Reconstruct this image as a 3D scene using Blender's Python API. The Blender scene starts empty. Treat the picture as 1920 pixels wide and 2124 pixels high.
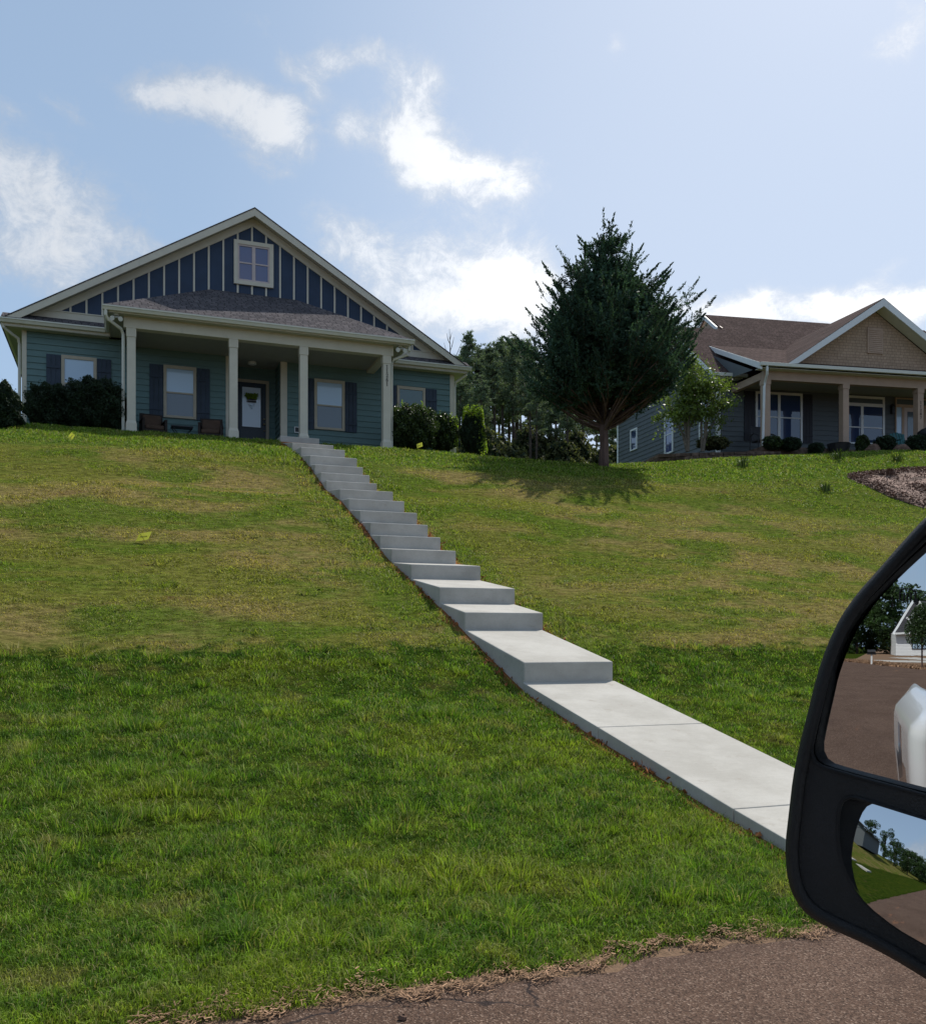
import bpy, math, random
import numpy as np
from mathutils import Vector, Matrix
rad = math.radians
sc = bpy.context.scene
C = sc.collection
random.seed(7)
RNG = np.random.default_rng(11)

# ------------------------------------------------------------------ camera
F, CX, HY = 1920.0, 960.0, 1325.0            # focal length, centre column and horizon row of the 1920 px wide photograph
cam = bpy.data.cameras.new('camera'); camo = bpy.data.objects.new('camera', cam); C.objects.link(camo)
cam.sensor_fit = 'HORIZONTAL'; cam.sensor_width = 36; cam.lens = 36
cam.shift_y = (HY - 1062) / 1920.0
cam.clip_start = 0.05; cam.clip_end = 3000
camo.location = (0, 0, 0); camo.rotation_euler = (rad(90), 0, 0)
sc.camera = camo

# ------------------------------------------------------------------ sky and sun
SUN_EL, SUN_AZ = rad(53), rad(34)             # azimuth clockwise from +Y (towards +X)
SUN_DIR = Vector((math.sin(SUN_AZ)*math.cos(SUN_EL), math.cos(SUN_AZ)*math.cos(SUN_EL), math.sin(SUN_EL)))
sc.view_settings.view_transform = 'Standard'; sc.view_settings.look = 'None'
sc.view_settings.exposure = 0.0; sc.view_settings.gamma = 1.0
sc.cycles.max_bounces = 6; sc.cycles.transparent_max_bounces = 8

class NT:
    """small node tree helper"""
    def __init__(s, tree): s.t = tree; s.n = tree.nodes; s.l = tree.links
    def node(s, kind, **kw):
        n = s.n.new(kind)
        for k, v in kw.items(): setattr(n, k, v)
        return n
    def inp(s, n, name, v):
        if v is None: return
        sock = n.inputs[name]
        if isinstance(v, bpy.types.NodeSocket): s.l.new(v, sock)
        else:
            try: sock.default_value = v
            except Exception:
                sock.default_value = (v, v, v, 1) if not hasattr(v, '__len__') else tuple(v) + (1,)
    def m(s, op, a, b=None, c=None, clamp=False):
        n = s.node('ShaderNodeMath', operation=op, use_clamp=clamp)
        s.inp(n, 0, a); s.inp(n, 1, b); s.inp(n, 2, c); return n.outputs[0]
    def v(s, op, a, b=None, out=0):
        n = s.node('ShaderNodeVectorMath', operation=op); s.inp(n, 0, a)
        if b is not None: s.inp(n, 1, b)
        return n.outputs[out]
    def mix(s, f, a, b):
        n = s.node('ShaderNodeMix', data_type='RGBA'); s.inp(n, 0, f)
        s.inp(n, 6, a if isinstance(a, bpy.types.NodeSocket) else tuple(a)[:3] + (1,))
        s.inp(n, 7, b if isinstance(b, bpy.types.NodeSocket) else tuple(b)[:3] + (1,)); return n.outputs[2]
    def mul(s, a, f):
        n = s.node('ShaderNodeVectorMath', operation='SCALE'); s.inp(n, 0, a); s.inp(n, 'Scale', f); return n.outputs[0]
    def noise(s, vec, scale, detail=3, rough=.55, out=0, dist=0):
        n = s.node('ShaderNodeTexNoise'); s.inp(n, 'Vector', vec); s.inp(n, 'Scale', scale); s.inp(n, 'Detail', detail)
        s.inp(n, 'Roughness', rough); s.inp(n, 'Distortion', dist); return n.outputs[out]
    def ramp(s, x, a, b, lo=0., hi=1.):
        n = s.node('ShaderNodeMapRange', interpolation_type='SMOOTHSTEP'); s.inp(n, 0, x); s.inp(n, 1, a); s.inp(n, 2, b)
        s.inp(n, 3, lo); s.inp(n, 4, hi); return n.outputs[0]
    def map(s, vec, scale=(1,1,1), rot=(0,0,0), loc=(0,0,0)):
        n = s.node('ShaderNodeMapping'); s.inp(n, 0, vec); n.inputs['Location'].default_value = loc
        n.inputs['Rotation'].default_value = rot; n.inputs['Scale'].default_value = scale; return n.outputs[0]

SKY_STR = 0.1
w = bpy.data.worlds.new('World'); sc.world = w; w.use_nodes = True
w.node_tree.nodes.clear(); N = NT(w.node_tree)
sky = N.node('ShaderNodeTexSky', sky_type='NISHITA'); sky.sun_disc = False
sky.sun_elevation = SUN_EL; sky.sun_rotation = SUN_AZ; sky.altitude = 200
sky.air_density = 1.0; sky.dust_density = 2.2; sky.ozone_density = 1.3
gd = N.node('ShaderNodeTexCoord').outputs['Generated']
def pdir(x, y):
    v = Vector(((x-CX)/F, 1, (HY-y)/F)); return v.normalized()
# clouds of the real sky: soft ellipsoid patches in world direction, broken up by noise. (x, y, half width, half height, tilt, density)
CL = [(400,215,120,44,4,1.0),(520,238,120,50,6,1.0),(600,285,62,44,30,.75),(320,205,50,40,0,.6),(690,112,95,30,-12,.72),(830,128,110,34,18,.6),(620,150,60,25,30,.55),
      (850,290,62,85,-38,1.15),(915,345,75,48,25,1.15),(1045,362,85,50,5,1.05),(900,235,70,40,20,.62),(728,262,34,38,0,.62),
      (70,425,200,95,14,.95),(220,480,180,65,24,.6),(20,520,160,60,10,.7),(990,570,120,88,0,1.1),(1100,600,90,75,0,.95),(900,640,90,40,0,.5),(765,545,140,62,28,.85),
      (1500,640,100,36,0,1.15),(1740,650,140,42,0,1.2),(1890,640,100,42,0,1.1),(150,235,85,36,20,.5),(20,215,40,28,0,.45),
      (1850,98,48,30,0,.5),(1905,30,60,48,0,.6),(535,42,70,26,0,.45),(1275,88,34,20,-30,.42),(562,352,46,26,20,.6),(1840,545,45,20,-20,.42),
      (1200,700,200,50,0,.7),(380,690,300,60,0,.35)]
acc = None
wob = N.noise(gd, 9, 4, .6, out=1)
gw = N.v('ADD', gd, N.mul(N.v('SUBTRACT', wob, (.5,.5,.5)), .045))
for (x, y, hw, hh, tilt, dn) in CL:
    c = pdir(x, y); ez = c.z; az = math.atan2(c.x, c.y)
    # local tangent frame rotated by az, elevation and tilt
    q = N.v('SUBTRACT', gw, tuple(c))
    right = Vector((math.cos(az), -math.sin(az), 0)); up = right.cross(c)
    ca, sa = math.cos(rad(tilt)), math.sin(rad(tilt))
    e1 = right*ca - up*sa; e2 = up*ca + right*sa
    k = c.y
    a = N.m('MULTIPLY', N.v('DOT_PRODUCT', q, tuple(e1), out=1), F/hw/k)
    b = N.m('MULTIPLY', N.v('DOT_PRODUCT', q, tuple(e2), out=1), F/hh/k)
    r2 = N.m('ADD', N.m('MULTIPLY', a, a), N.m('MULTIPLY', b, b))
    g = N.m('MULTIPLY', N.m('EXPONENT', N.m('MULTIPLY', r2, -.85)), dn)
    acc = g if acc is None else N.m('ADD', acc, g)
front = N.ramp(N.v('DOT_PRODUCT', gd, (0,1,0), out=1), -.1, .25)
acc = N.m('MULTIPLY', acc, front)
# general scattered cumulus for the half of the sky behind the camera
back = N.m('MULTIPLY', N.m('SUBTRACT', 1.0, front), N.ramp(N.noise(gd, 4.5, 5, .55), .52, .72, 0, .8))
nz = N.noise(N.map(gw, scale=(1,1,1.5)), 13, 12, .68, dist=.35)
nz2 = N.noise(gd, 30, 10, .75, dist=.5)
dens = N.m('ADD', acc, N.m('ADD', N.m('MULTIPLY', N.m('SUBTRACT', nz, .5), 2.7), N.m('MULTIPLY', N.m('SUBTRACT', nz2, .5), 1.5)))
dens = N.m('MULTIPLY', N.ramp(dens, .05, 1.6), N.ramp(acc, .03, .55))
dens = N.m('MAXIMUM', dens, back)
toward = N.ramp(N.v('DOT_PRODUCT', gd, tuple(pdir(1750, 500)), out=1), .80, 1.0)
cb = N.m('ADD', .74, N.m('MULTIPLY', toward, .36))
cb = N.m('MULTIPLY', cb, N.m('ADD', .88, N.m('MULTIPLY', N.ramp(N.m('ADD', dens, N.m('MULTIPLY', N.m('SUBTRACT', nz2, .5), .9)), .2, 1.0), .24)))
cloudc = N.mul(N.mix(toward, (.90,.94,1.0), (1,1,1.0)), N.m('MULTIPLY', cb, 1/SKY_STR))
# thin summer haze veil lifting the lower sky
zc = N.v('DOT_PRODUCT', gd, (0,0,1), out=1)
veil = N.m('ADD', .56, N.m('ADD', N.m('MULTIPLY', N.ramp(zc, .62, .0), .22), N.m('MULTIPLY', toward, .18)))
skyc = N.mix(veil, sky.outputs[0], N.mul(N.mix(toward, (.44,.62,.86), (.64,.76,.95)), 1/SKY_STR))
col = N.mix(N.m('MULTIPLY', dens, .93), skyc, cloudc)
bg = N.node('ShaderNodeBackground'); N.inp(bg, 0, col); N.inp(bg, 1, SKY_STR)
out = N.node('ShaderNodeOutputWorld'); N.l.new(bg.outputs[0], out.inputs[0])

sun = bpy.data.lights.new('sun', 'SUN'); suno = bpy.data.objects.new('sun', sun); C.objects.link(suno)
sun.energy = 4.9; sun.angle = rad(.53); sun.color = (1, .955, .88)
suno.rotation_euler = (-SUN_DIR).to_track_quat('-Z', 'Y').to_euler(); suno.location = (0, 0, 30)

# ------------------------------------------------------------------ frames
TH = rad(20); ct, st = math.cos(TH), math.sin(TH)   # street direction d and uphill direction n
def W(d, n, z): return (ct*d - st*n, st*d + ct*n, z)
def at(x, y, n):                                     # point of the vertical plane n seen at a photo pixel, as (d, z)
    r = (x-CX)/F; Z = n/(ct - st*r); return Z*(ct*r+st), (HY-y)/F*Z

PN = [-300,3.69,3.86,4.6,5.37,7.32,8.97,10.8,11.73,13.07,14.11,14.91,15.58,16.27,17.17,17.88,19.23,19.75,20.41,21,22.24,23.5,24.6,25.4,26.3,28,34,45,70,120,400]
PZ = [-1.508,-1.506,-1.455,-1.39,-1.27,-.90,-.56,.08,.42,.86,1.2,1.5,1.79,2.09,2.43,2.72,3.1,3.36,3.65,3.92,4.36,4.76,5.12,5.38,5.50,5.5,5.4,4.6,2.5,0,-2]
def sstep(x, a, b):
    t = np.clip((x-a)/(b-a), 0, 1); return t*t*(3-2*t)
def wav(d, n):
    return (np.sin(d*1.3+n*.7+1)*np.sin(n*1.1-d*.35)*.5+np.sin(d*.53-n*.9+2)*.5+np.sin(d*3.1+n*2.3)*np.sin(n*2.9-1.7*d)*.35)
def G(d, n):
    d = np.asarray(d, float); n = np.asarray(n, float)
    z = np.interp(n-.048*np.clip(d, -4, 6)*(1-sstep(n, 3.9, 5.0)), PN, PZ)
    z = z + 1.62*np.clip((d-14)/12.5, 0, 1)*sstep(n, 14, 30)*(1-sstep(d, 60, 120))
    z = z - .03*np.clip(-1.0-d, 0, 9)*sstep(n, 18, 25)
    off = sstep(n, 4.2, 6)*(1-sstep(n, 25, 27)*sstep(-np.abs(d-5), -12, -9))
    near = sstep(np.abs(d-4.5), .7, 1.6)
    return z + wav(d, n)*.035*off*near
def edge_n(d): return 3.67+.048*np.clip(d, -4, 6)
def Gw(d, n): return W(d, n, float(G(d, n)))
def ghit(x, y, z0=0.0):                              # where the sight line of a photo pixel meets the ground: (d, n)
    r = (x-CX)/F; k = (HY-y)/F
    Z = 3.0
    while Z < 200:
        d, n = Z*(ct*r+st), Z*(ct - st*r)
        if Z*k <= float(G(d, n))+z0 and Z > 3.2: return d, n
        Z += .02
    return d, n

# ------------------------------------------------------------------ mesh builders
def tag(o, label=None, cat=None, group=None, kind=None):
    if label: o['label'] = label
    if cat: o['category'] = cat
    if group: o['group'] = group
    if kind: o['kind'] = kind
    return o
class MB:
    def __init__(s): s.v = []; s.f = []; s.mi = []
    def face(s, pts, mi=0):
        i = len(s.v); s.v += [tuple(p) for p in pts]; s.f.append(tuple(range(i, i+len(pts)))); s.mi.append(mi)
    def box(s, x0, x1, y0, y1, z0, z1, mi=0):
        p = [(x, y, z) for z in (z0, z1) for y in (y0, y1) for x in (x0, x1)]; s.hexa(p, mi)
    def hexa(s, p, mi=0):                            # 8 corners, x fastest then y then z
        i = len(s.v); s.v += [tuple(q) for q in p]
        for f in ((0,2,3,1),(4,5,7,6),(0,1,5,4),(2,6,7,3),(0,4,6,2),(1,3,7,5)): s.f.append(tuple(i+k for k in f)); s.mi.append(mi)
    def prism(s, poly, vec, mi=0):                   # polygon extruded along vec
        n = len(poly); i = len(s.v); vx, vy, vz = vec
        s.v += [tuple(p) for p in poly] + [(p[0]+vx, p[1]+vy, p[2]+vz) for p in poly]
        s.f.append(tuple(range(i, i+n))); s.mi.append(mi); s.f.append(tuple(range(i+2*n-1, i+n-1, -1))); s.mi.append(mi)
        for k in range(n):
            a, b = i+k, i+(k+1) % n; s.f.append((a, b, b+n, a+n)); s.mi.append(mi)
    def tube(s, path, r, n=8, mi=0, cap=True, sx=1.0):
        P = [Vector(p) for p in path]; rs = r if hasattr(r, '__len__') else [r]*len(P); rings = []
        for k, p in enumerate(P):
            t = (P[min(k+1, len(P)-1)] - P[max(k-1, 0)]).normalized()
            a = t.cross(Vector((0, 0, 1)) if abs(t.z) < .95 else Vector((1, 0, 0))).normalized(); b = t.cross(a)
            i = len(s.v)
            for j in range(n):
                q = p + (a*math.cos(2*math.pi*j/n)*sx + b*math.sin(2*math.pi*j/n))*rs[k]; s.v.append(tuple(q))
            rings.append(i)
        for A, B in zip(rings, rings[1:]):
            for j in range(n): s.f.append((A+j, A+(j+1) % n, B+(j+1) % n, B+j)); s.mi.append(mi)
        if cap:
            s.f.append(tuple(range(rings[0]+n-1, rings[0]-1, -1))); s.mi.append(mi)
            s.f.append(tuple(range(rings[-1], rings[-1]+n))); s.mi.append(mi)
    def build(s, name, mat, parent=None, org=(0,0,0), xf=None, smooth=False, bevel=0, weld=False):
        me = bpy.data.meshes.new(name)
        vs = [xf(p) for p in s.v] if xf else [(p[0]-org[0], p[1]-org[1], p[2]-org[2]) for p in s.v]
        me.from_pydata(vs, [], s.f)
        for m in (mat if isinstance(mat, (list, tuple)) else [mat]): me.materials.append(m)
        me.polygons.foreach_set('material_index', s.mi)
        if smooth: me.polygons.foreach_set('use_smooth', [True]*len(s.f))
        me.update()
        import bmesh
        bm = bmesh.new(); bm.from_mesh(me)
        if weld: bmesh.ops.remove_doubles(bm, verts=bm.verts, dist=.0005)
        bmesh.ops.recalc_face_normals(bm, faces=bm.faces); bm.to_mesh(me); bm.free()
        o = bpy.data.objects.new(name, me); C.objects.link(o)
        if bevel:
            b = o.modifiers.new('bevel', 'BEVEL'); b.width = bevel; b.segments = 2; b.limit_method = 'ANGLE'; b.angle_limit = rad(50)
        if parent: o.parent = parent
        return o
def soup(name, V, mats, parent=None, mi=None, smooth=False):
    """V: (n, k, 3) array: n separate polygons of k corners, as one mesh"""
    V = np.asarray(V, np.float32); n, k, _ = V.shape
    me = bpy.data.meshes.new(name); me.vertices.add(n*k); me.vertices.foreach_set('co', V.ravel())
    me.loops.add(n*k); me.loops.foreach_set('vertex_index', np.arange(n*k, dtype=np.int32))
    me.polygons.add(n); me.polygons.foreach_set('loop_start', np.arange(0, n*k, k, dtype=np.int32))
    try: me.polygons.foreach_set('loop_total', np.full(n, k, np.int32))
    except Exception: pass
    for m in (mats if isinstance(mats, (list, tuple)) else [mats]): me.materials.append(m)
    if mi is not None: me.polygons.foreach_set('material_index', np.asarray(mi, np.int32))
    me.update(calc_edges=True)
    o = bpy.data.objects.new(name, me); C.objects.link(o)
    if parent: o.parent = parent
    return o
def empty(name, loc, rz=0.0):
    o = bpy.data.objects.new(name, None); C.objects.link(o); o.location = loc; o.rotation_euler = (0, 0, rz)
    o.empty_display_size = .3; return o
def copy_tree(o, parent=None):
    c = o.copy(); C.objects.link(c); c.parent = parent
    for ch in [x for x in bpy.data.objects if x.parent == o]: copy_tree(ch, c)
    return c

# ------------------------------------------------------------------ materials
def pmat(name, col, rough=.6, spec=.3, var=0.12, vs=6.0, bump=0.0, bs=60.0, metal=0.0, coat=0.0, trans=0.0, stretch=(1,1,1), island=0.0, dirt=None):
    m = bpy.data.materials.new(name); m.use_nodes = True; m.node_tree.nodes.clear(); n = NT(m.node_tree)
    tc = n.node('ShaderNodeTexCoord').outputs['Object']; vec = n.map(tc, scale=stretch)
    b = n.node('ShaderNodeBsdfPrincipled')
    a = n.noise(vec, vs, 4, .6); base = n.mul(tuple(col), 1.0) if False else None
    c = n.mix(n.ramp(a, .3, .7), tuple(x*(1-var) for x in col), tuple(min(1, x*(1+var)) for x in col))
    if dirt:                                         # streaks or stains with a shape of their own: (colour, scale, threshold, stretch)
        dn = n.noise(n.map(tc, scale=dirt[3]), dirt[1], 5, .65)
        c = n.mix(n.ramp(dn, dirt[2], dirt[2]+.16, 0, .6), c, dirt[0])
    if island:
        g = n.node('ShaderNodeNewGeometry').outputs['Random Per Island']
        c = n.mul(c, n.m('ADD', 1-island, n.m('MULTIPLY', g, 2*island)))
    n.inp(b, 'Base Color', c); n.inp(b, 'Roughness', rough); n.inp(b, 'Specular IOR Level', spec); n.inp(b, 'Metallic', metal)
    if coat: n.inp(b, 'Coat Weight', coat)
    if bump:
        bn = n.node('ShaderNodeBump'); n.inp(bn, 'Strength', bump); n.inp(bn, 'Distance', .01); n.inp(bn, 'Height', n.noise(vec, bs, 4, .6))
        n.l.new(bn.outputs[0], b.inputs['Normal'])
    o = n.node('ShaderNodeOutputMaterial')
    if trans:
        t = n.node('ShaderNodeBsdfTranslucent'); n.inp(t, 'Color', n.v('MULTIPLY', c, (1.25, 1.35, .7)))
        mx = n.node('ShaderNodeMixShader'); n.inp(mx, 0, trans); n.l.new(b.outputs[0], mx.inputs[1]); n.l.new(t.outputs[0], mx.inputs[2])
        n.l.new(mx.outputs[0], o.inputs[0])
    else: n.l.new(b.outputs[0], o.inputs[0])
    return m

def lawn_color(n, blade):
    tc = n.node('ShaderNodeTexCoord').outputs['Object']
    sep = n.node('ShaderNodeSeparateXYZ'); n.l.new(tc, sep.inputs[0]); dx, ny = sep.outputs[0], sep.outputs[1]
    flat = n.v('MULTIPLY', tc, (1, 1, 0))
    st_ = n.v('MULTIPLY', tc, (.55, 1.0, 0))
    n1 = n.noise(st_, .42, 4, .6, dist=.4); n2 = n.noise(n.v('ADD', st_, (31, 7, 0)), .8, 4, .6, dist=.3)
    n3 = n.noise(flat, 3.2, 4, .65); n4 = n.noise(n.v('MULTIPLY', tc, (.8, 1.6, 0)), 14, 3, .6)
    # rough uncut verge
    lg = n.mix(n.ramp(n3, .35, .65), (.080,.158,.022), (.190,.275,.038))
    lg = n.mix(n.ramp(n2, .50, .66, 0, .75), lg, (.23,.28,.035))
    lg = n.mix(n.ramp(n.noise(flat, 1.6, 3, .6), .56, .70, 0, .65), lg, (.26,.22,.08))
    lg = n.mix(n.ramp(n4, .52, .70, 0, .6), lg, (.040,.100,.012))
    # mown half-dormant slope
    dry = n.mix(n.ramp(n1, .40, .60), (.225,.228,.050), (.345,.265,.105))
    dry = n.mix(n.ramp(n2, .45, .62, 0, .85), dry, (.125,.200,.024))
    dry = n.mix(n.ramp(n4, .50, .68, 0, .6), dry, (.11,.14,.018))
    dry = n.mix(n.ramp(n4, .44, .28, 0, .6), dry, (.33,.27,.11))
    # lush top and the neighbour's side, greener along the walk
    gr = n.mix(n.ramp(n3, .35, .65), (.110,.190,.026), (.190,.240,.042))
    gr = n.mix(n.ramp(n2, .56, .7, 0, .6), gr, (.20,.19,.06)); gr = n.mix(n.ramp(n4, .5, .7, 0, .6), gr, (.06,.11,.02))
    jit = n.m('MULTIPLY', n.m('SUBTRACT', n2, .5), 2.2)
    top = n.ramp(n.m('ADD', ny, jit), 20.8, 22.6)
    side = n.m('MULTIPLY', n.ramp(n.m('ADD', dx, n.m('MULTIPLY', jit, 3)), 9, 20), n.ramp(n.m('ADD', ny, jit), 13, 20, 0, .75))
    gf = n.m('MAXIMUM', top, side)
    wlk = n.m('ABSOLUTE', n.m('SUBTRACT', dx, 4.5))
    gf = n.m('MAXIMUM', gf, n.m('MULTIPLY', n.ramp(wlk, 1.7, .7), n.ramp(n3, .35, .6)))
    hi = n.mix(gf, dry, gr)
    z1 = n.ramp(n.m('ADD', ny, n.m('MULTIPLY', n.m('SUBTRACT', n3, .5), 1.6)), 10.05, 10.45)
    n5 = n.noise(n.v('MULTIPLY', tc, (.7, 1.5, 0)), 7, 5, .72)
    hi = n.mul(hi, n.m('ADD', .50, n.ramp(n5, .30, .68, 0, .85)))
    hi = n.mix(n.ramp(n.noise(n.v('MULTIPLY', tc, (.5, 1.2, 0)), 1.5, 4, .7), .60, .70, 0, .6), hi, (.24,.15,.075))
    lg = n.mul(lg, n.m('ADD', .60, n.ramp(n5, .32, .66, 0, .70)))
    c = n.mix(z1, lg, hi)
    return c, z1, ny, dx, n3, flat

def concrete_mat():
    m = bpy.data.materials.new('broomed concrete'); m.use_nodes = True; m.node_tree.nodes.clear(); n = NT(m.node_tree)
    tc = n.node('ShaderNodeTexCoord').outputs['Object']; st_ = n.v('MULTIPLY', tc, (1, 28, 1))
    br = n.noise(st_, 6, 3, .6); bl = n.noise(tc, 1.7, 5, .65); sp = n.noise(tc, 90, 2, .6); sm = n.noise(n.v('MULTIPLY', tc, (1, 1, 3)), 7, 5, .7)
    c = n.mix(n.ramp(bl, .3, .7), (.37,.348,.308), (.455,.432,.388))
    c = n.mix(n.ramp(sm, .56, .74, 0, .55), c, (.31,.28,.235)); c = n.mul(c, n.m('ADD', .80, n.m('ADD', n.m('MULTIPLY', br, .22), n.m('MULTIPLY', sp, .2))))
    sd = n.node('ShaderNodeSeparateXYZ'); n.l.new(tc, sd.inputs[0])
    b = n.node('ShaderNodeBsdfPrincipled'); n.inp(b, 'Base Color', c); n.inp(b, 'Roughness', .95); n.inp(b, 'Specular IOR Level', .08)
    bn = n.node('ShaderNodeBump'); n.inp(bn, 'Strength', .5); n.inp(bn, 'Distance', .004); n.inp(bn, 'Height', n.m('ADD', br, n.m('MULTIPLY', sp, .5))); n.l.new(bn.outputs[0], b.inputs['Normal'])
    o = n.node('ShaderNodeOutputMaterial'); n.l.new(b.outputs[0], o.inputs[0]); return m
def ground_mat():
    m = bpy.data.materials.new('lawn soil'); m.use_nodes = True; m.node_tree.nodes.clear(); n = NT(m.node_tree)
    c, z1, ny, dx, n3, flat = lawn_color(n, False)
    fine = n.noise(flat, 40, 4, .7)
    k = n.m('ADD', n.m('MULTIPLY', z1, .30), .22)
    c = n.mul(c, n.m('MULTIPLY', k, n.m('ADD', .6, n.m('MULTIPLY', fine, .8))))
    # red clay along the new walk
    w_ = n.m('ABSOLUTE', n.m('SUBTRACT', dx, 4.49))
    clay = n.m('MULTIPLY', n.ramp(n.m('ADD', w_, n.m('MULTIPLY', n.noise(flat, 5, 3), .3)), .84, .68), n.ramp(n.m('ADD', ny, 0), 26.2, 25.5))
    c = n.mix(clay, c, (.26,.105,.045))
    c = n.mix(n.ramp(n.m('ADD', n.m('SUBTRACT', ny, n.m('MULTIPLY', dx, .048)), n.m('MULTIPLY', n.noise(flat, 7, 3), .12)), 3.85, 3.78), c, n.mix(fine, (.13,.085,.055), (.25,.165,.11)))
    b = n.node('ShaderNodeBsdfPrincipled'); n.inp(b, 'Base Color', c); n.inp(b, 'Roughness', 1.0); n.inp(b, 'Specular IOR Level', .0)
    bn = n.node('ShaderNodeBump'); n.inp(bn, 'Strength', .8); n.inp(bn, 'Distance', .03); n.inp(bn, 'Height', n.noise(flat, 22, 5, .7)); n.l.new(bn.outputs[0], b.inputs['Normal'])
    o = n.node('ShaderNodeOutputMaterial'); n.l.new(b.outputs[0], o.inputs[0]); return m
def blade_mat():
    m = bpy.data.materials.new('grass blade'); m.use_nodes = True; m.node_tree.nodes.clear(); n = NT(m.node_tree)
    c, z1, ny, dx, n3, flat = lawn_color(n, True)
    r = n.node('ShaderNodeNewGeometry').outputs['Random Per Island']
    c = n.mul(c, n.m('ADD', .45, n.m('MULTIPLY', r, 1.15)))
    straw = n.m('MULTIPLY', n.m('GREATER_THAN', n.m('FRACT', n.m('MULTIPLY', r, 37.3)), .86), .75)
    c = n.mix(straw, c, (.36,.31,.15))
    b = n.node('ShaderNodeBsdfPrincipled'); n.inp(b, 'Base Color', c); n.inp(b, 'Roughness', .6); n.inp(b, 'Specular IOR Level', .12)
    t = n.node('ShaderNodeBsdfTranslucent'); n.inp(t, 'Color', n.v('MULTIPLY', c, (1.15,1.3,.5)))
    mx = n.node('ShaderNodeMixShader'); n.inp(mx, 0, .38); n.l.new(b.outputs[0], mx.inputs[1]); n.l.new(t.outputs[0], mx.inputs[2])
    o = n.node('ShaderNodeOutputMaterial'); n.l.new(mx.outputs[0], o.inputs[0]); return m

def shingle_mat(name, c1, c2, mortar, scale=1.0, steep=1.9):
    m = bpy.data.materials.new(name); m.use_nodes = True; m.node_tree.nodes.clear(); n = NT(m.node_tree)
    tc = n.node('ShaderNodeTexCoord').outputs['Object']
    sep = n.node('ShaderNodeSeparateXYZ'); n.l.new(tc, sep.inputs[0])
    cmb = n.node('ShaderNodeCombineXYZ')
    n.l.new(n.m('ADD', sep.outputs[0], n.m('MULTIPLY', sep.outputs[1], .17)), cmb.inputs[0]); n.l.new(n.m('MULTIPLY', sep.outputs[2], steep), cmb.inputs[1])
    br = n.node('ShaderNodeTexBrick'); n.l.new(cmb.outputs[0], br.inputs[0]); br.offset = .37; br.squash = .7; br.squash_frequency = 3
    n.inp(br, 'Color1', tuple(c1)+(1,)); n.inp(br, 'Color2', tuple(c2)+(1,)); n.inp(br, 'Mortar', tuple(mortar)+(1,))
    n.inp(br, 'Scale', scale); n.inp(br, 'Mortar Size', .012); n.inp(br, 'Brick Width', .24); n.inp(br, 'Row Height', .14); n.inp(br, 'Bias', -.1)
    spk = n.noise(tc, 34, 3, .6); spk2 = n.noise(tc, 2.2, 3, .5)
    c = n.mul(br.outputs[0], n.m('ADD', .42, n.m('ADD', n.m('MULTIPLY', spk, .7), n.m('MULTIPLY', spk2, .45))))
    b = n.node('ShaderNodeBsdfPrincipled'); n.inp(b, 'Base Color', c); n.inp(b, 'Roughness', 1.0); n.inp(b, 'Specular IOR Level', .03)
    bn = n.node('ShaderNodeBump'); n.inp(bn, 'Strength', .5); n.inp(bn, 'Distance', .02)
    n.inp(bn, 'Height', n.m('ADD', n.m('MULTIPLY', br.outputs[1], -1), n.m('MULTIPLY', spk, .4))); n.l.new(bn.outputs[0], b.inputs['Normal'])
    o = n.node('ShaderNodeOutputMaterial'); n.l.new(b.outputs[0], o.inputs[0]); return m

def asphalt_mat():
    m = bpy.data.materials.new('asphalt'); m.use_nodes = True; m.node_tree.nodes.clear(); n = NT(m.node_tree)
    tc = n.node('ShaderNodeTexCoord').outputs['Object']
    vo = n.node('ShaderNodeTexVoronoi'); n.l.new(tc, vo.inputs['Vector']); n.inp(vo, 'Scale', 130.0)
    cell = n.node('ShaderNodeSeparateColor'); n.l.new(vo.outputs['Color'], cell.inputs[0])
    a = n.noise(tc, .7, 4, .6); f = n.noise(tc, 160, 2, .6)
    c = n.mix(n.ramp(a, .3, .7), (.092,.058,.042), (.128,.083,.062))
    c = n.mix(n.ramp(cell.outputs[0], .62, 1.15), c, (.27,.195,.150))
    c = n.mix(n.ramp(cell.outputs[1], .62, .8, 0, .9), c, (.058,.040,.032))
    c = n.mul(c, n.m('ADD', .55, n.m('MULTIPLY', f, .9)))
    crk = n.node('ShaderNodeTexVoronoi', feature='DISTANCE_TO_EDGE'); n.l.new(n.v('ADD', tc, n.mul(n.noise(tc, 3, 4, out=1), .35)), crk.inputs['Vector']); n.inp(crk, 'Scale', .55)
    sepp = n.node('ShaderNodeSeparateXYZ'); n.l.new(tc, sepp.inputs[0])
    ck = n.m('MULTIPLY', n.ramp(crk.outputs[0], .006, .002), n.ramp(sepp.outputs[1], 3.2, 3.6, .0, .9))
    c = n.mix(ck, c, (.03,.025,.025)); c = n.mix(n.ramp(n.noise(n.v('MULTIPLY', tc, (.5, 1.6, 1)), 2.3, 5, .7), .5, .72, 0, .45), c, (.06,.04,.032))
    c = n.mix(n.ramp(n.noise(n.v('MULTIPLY', tc, (.25, 1, 1)), .9, 4, .7), .64, .72, 0, .55), c, (.30,.135,.07))   # tracked clay
    b = n.node('ShaderNodeBsdfPrincipled'); n.inp(b, 'Base Color', c); n.inp(b, 'Roughness', 1.0); n.inp(b, 'Specular IOR Level', .03)
    bn = n.node('ShaderNodeBump'); n.inp(bn, 'Strength', .9); n.inp(bn, 'Distance', .006); n.inp(bn, 'Height', n.m('ADD', vo.outputs[0], n.m('MULTIPLY', f, .5))); n.l.new(bn.outputs[0], b.inputs['Normal'])
    o = n.node('ShaderNodeOutputMaterial'); n.l.new(b.outputs[0], o.inputs[0]); return m

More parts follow.
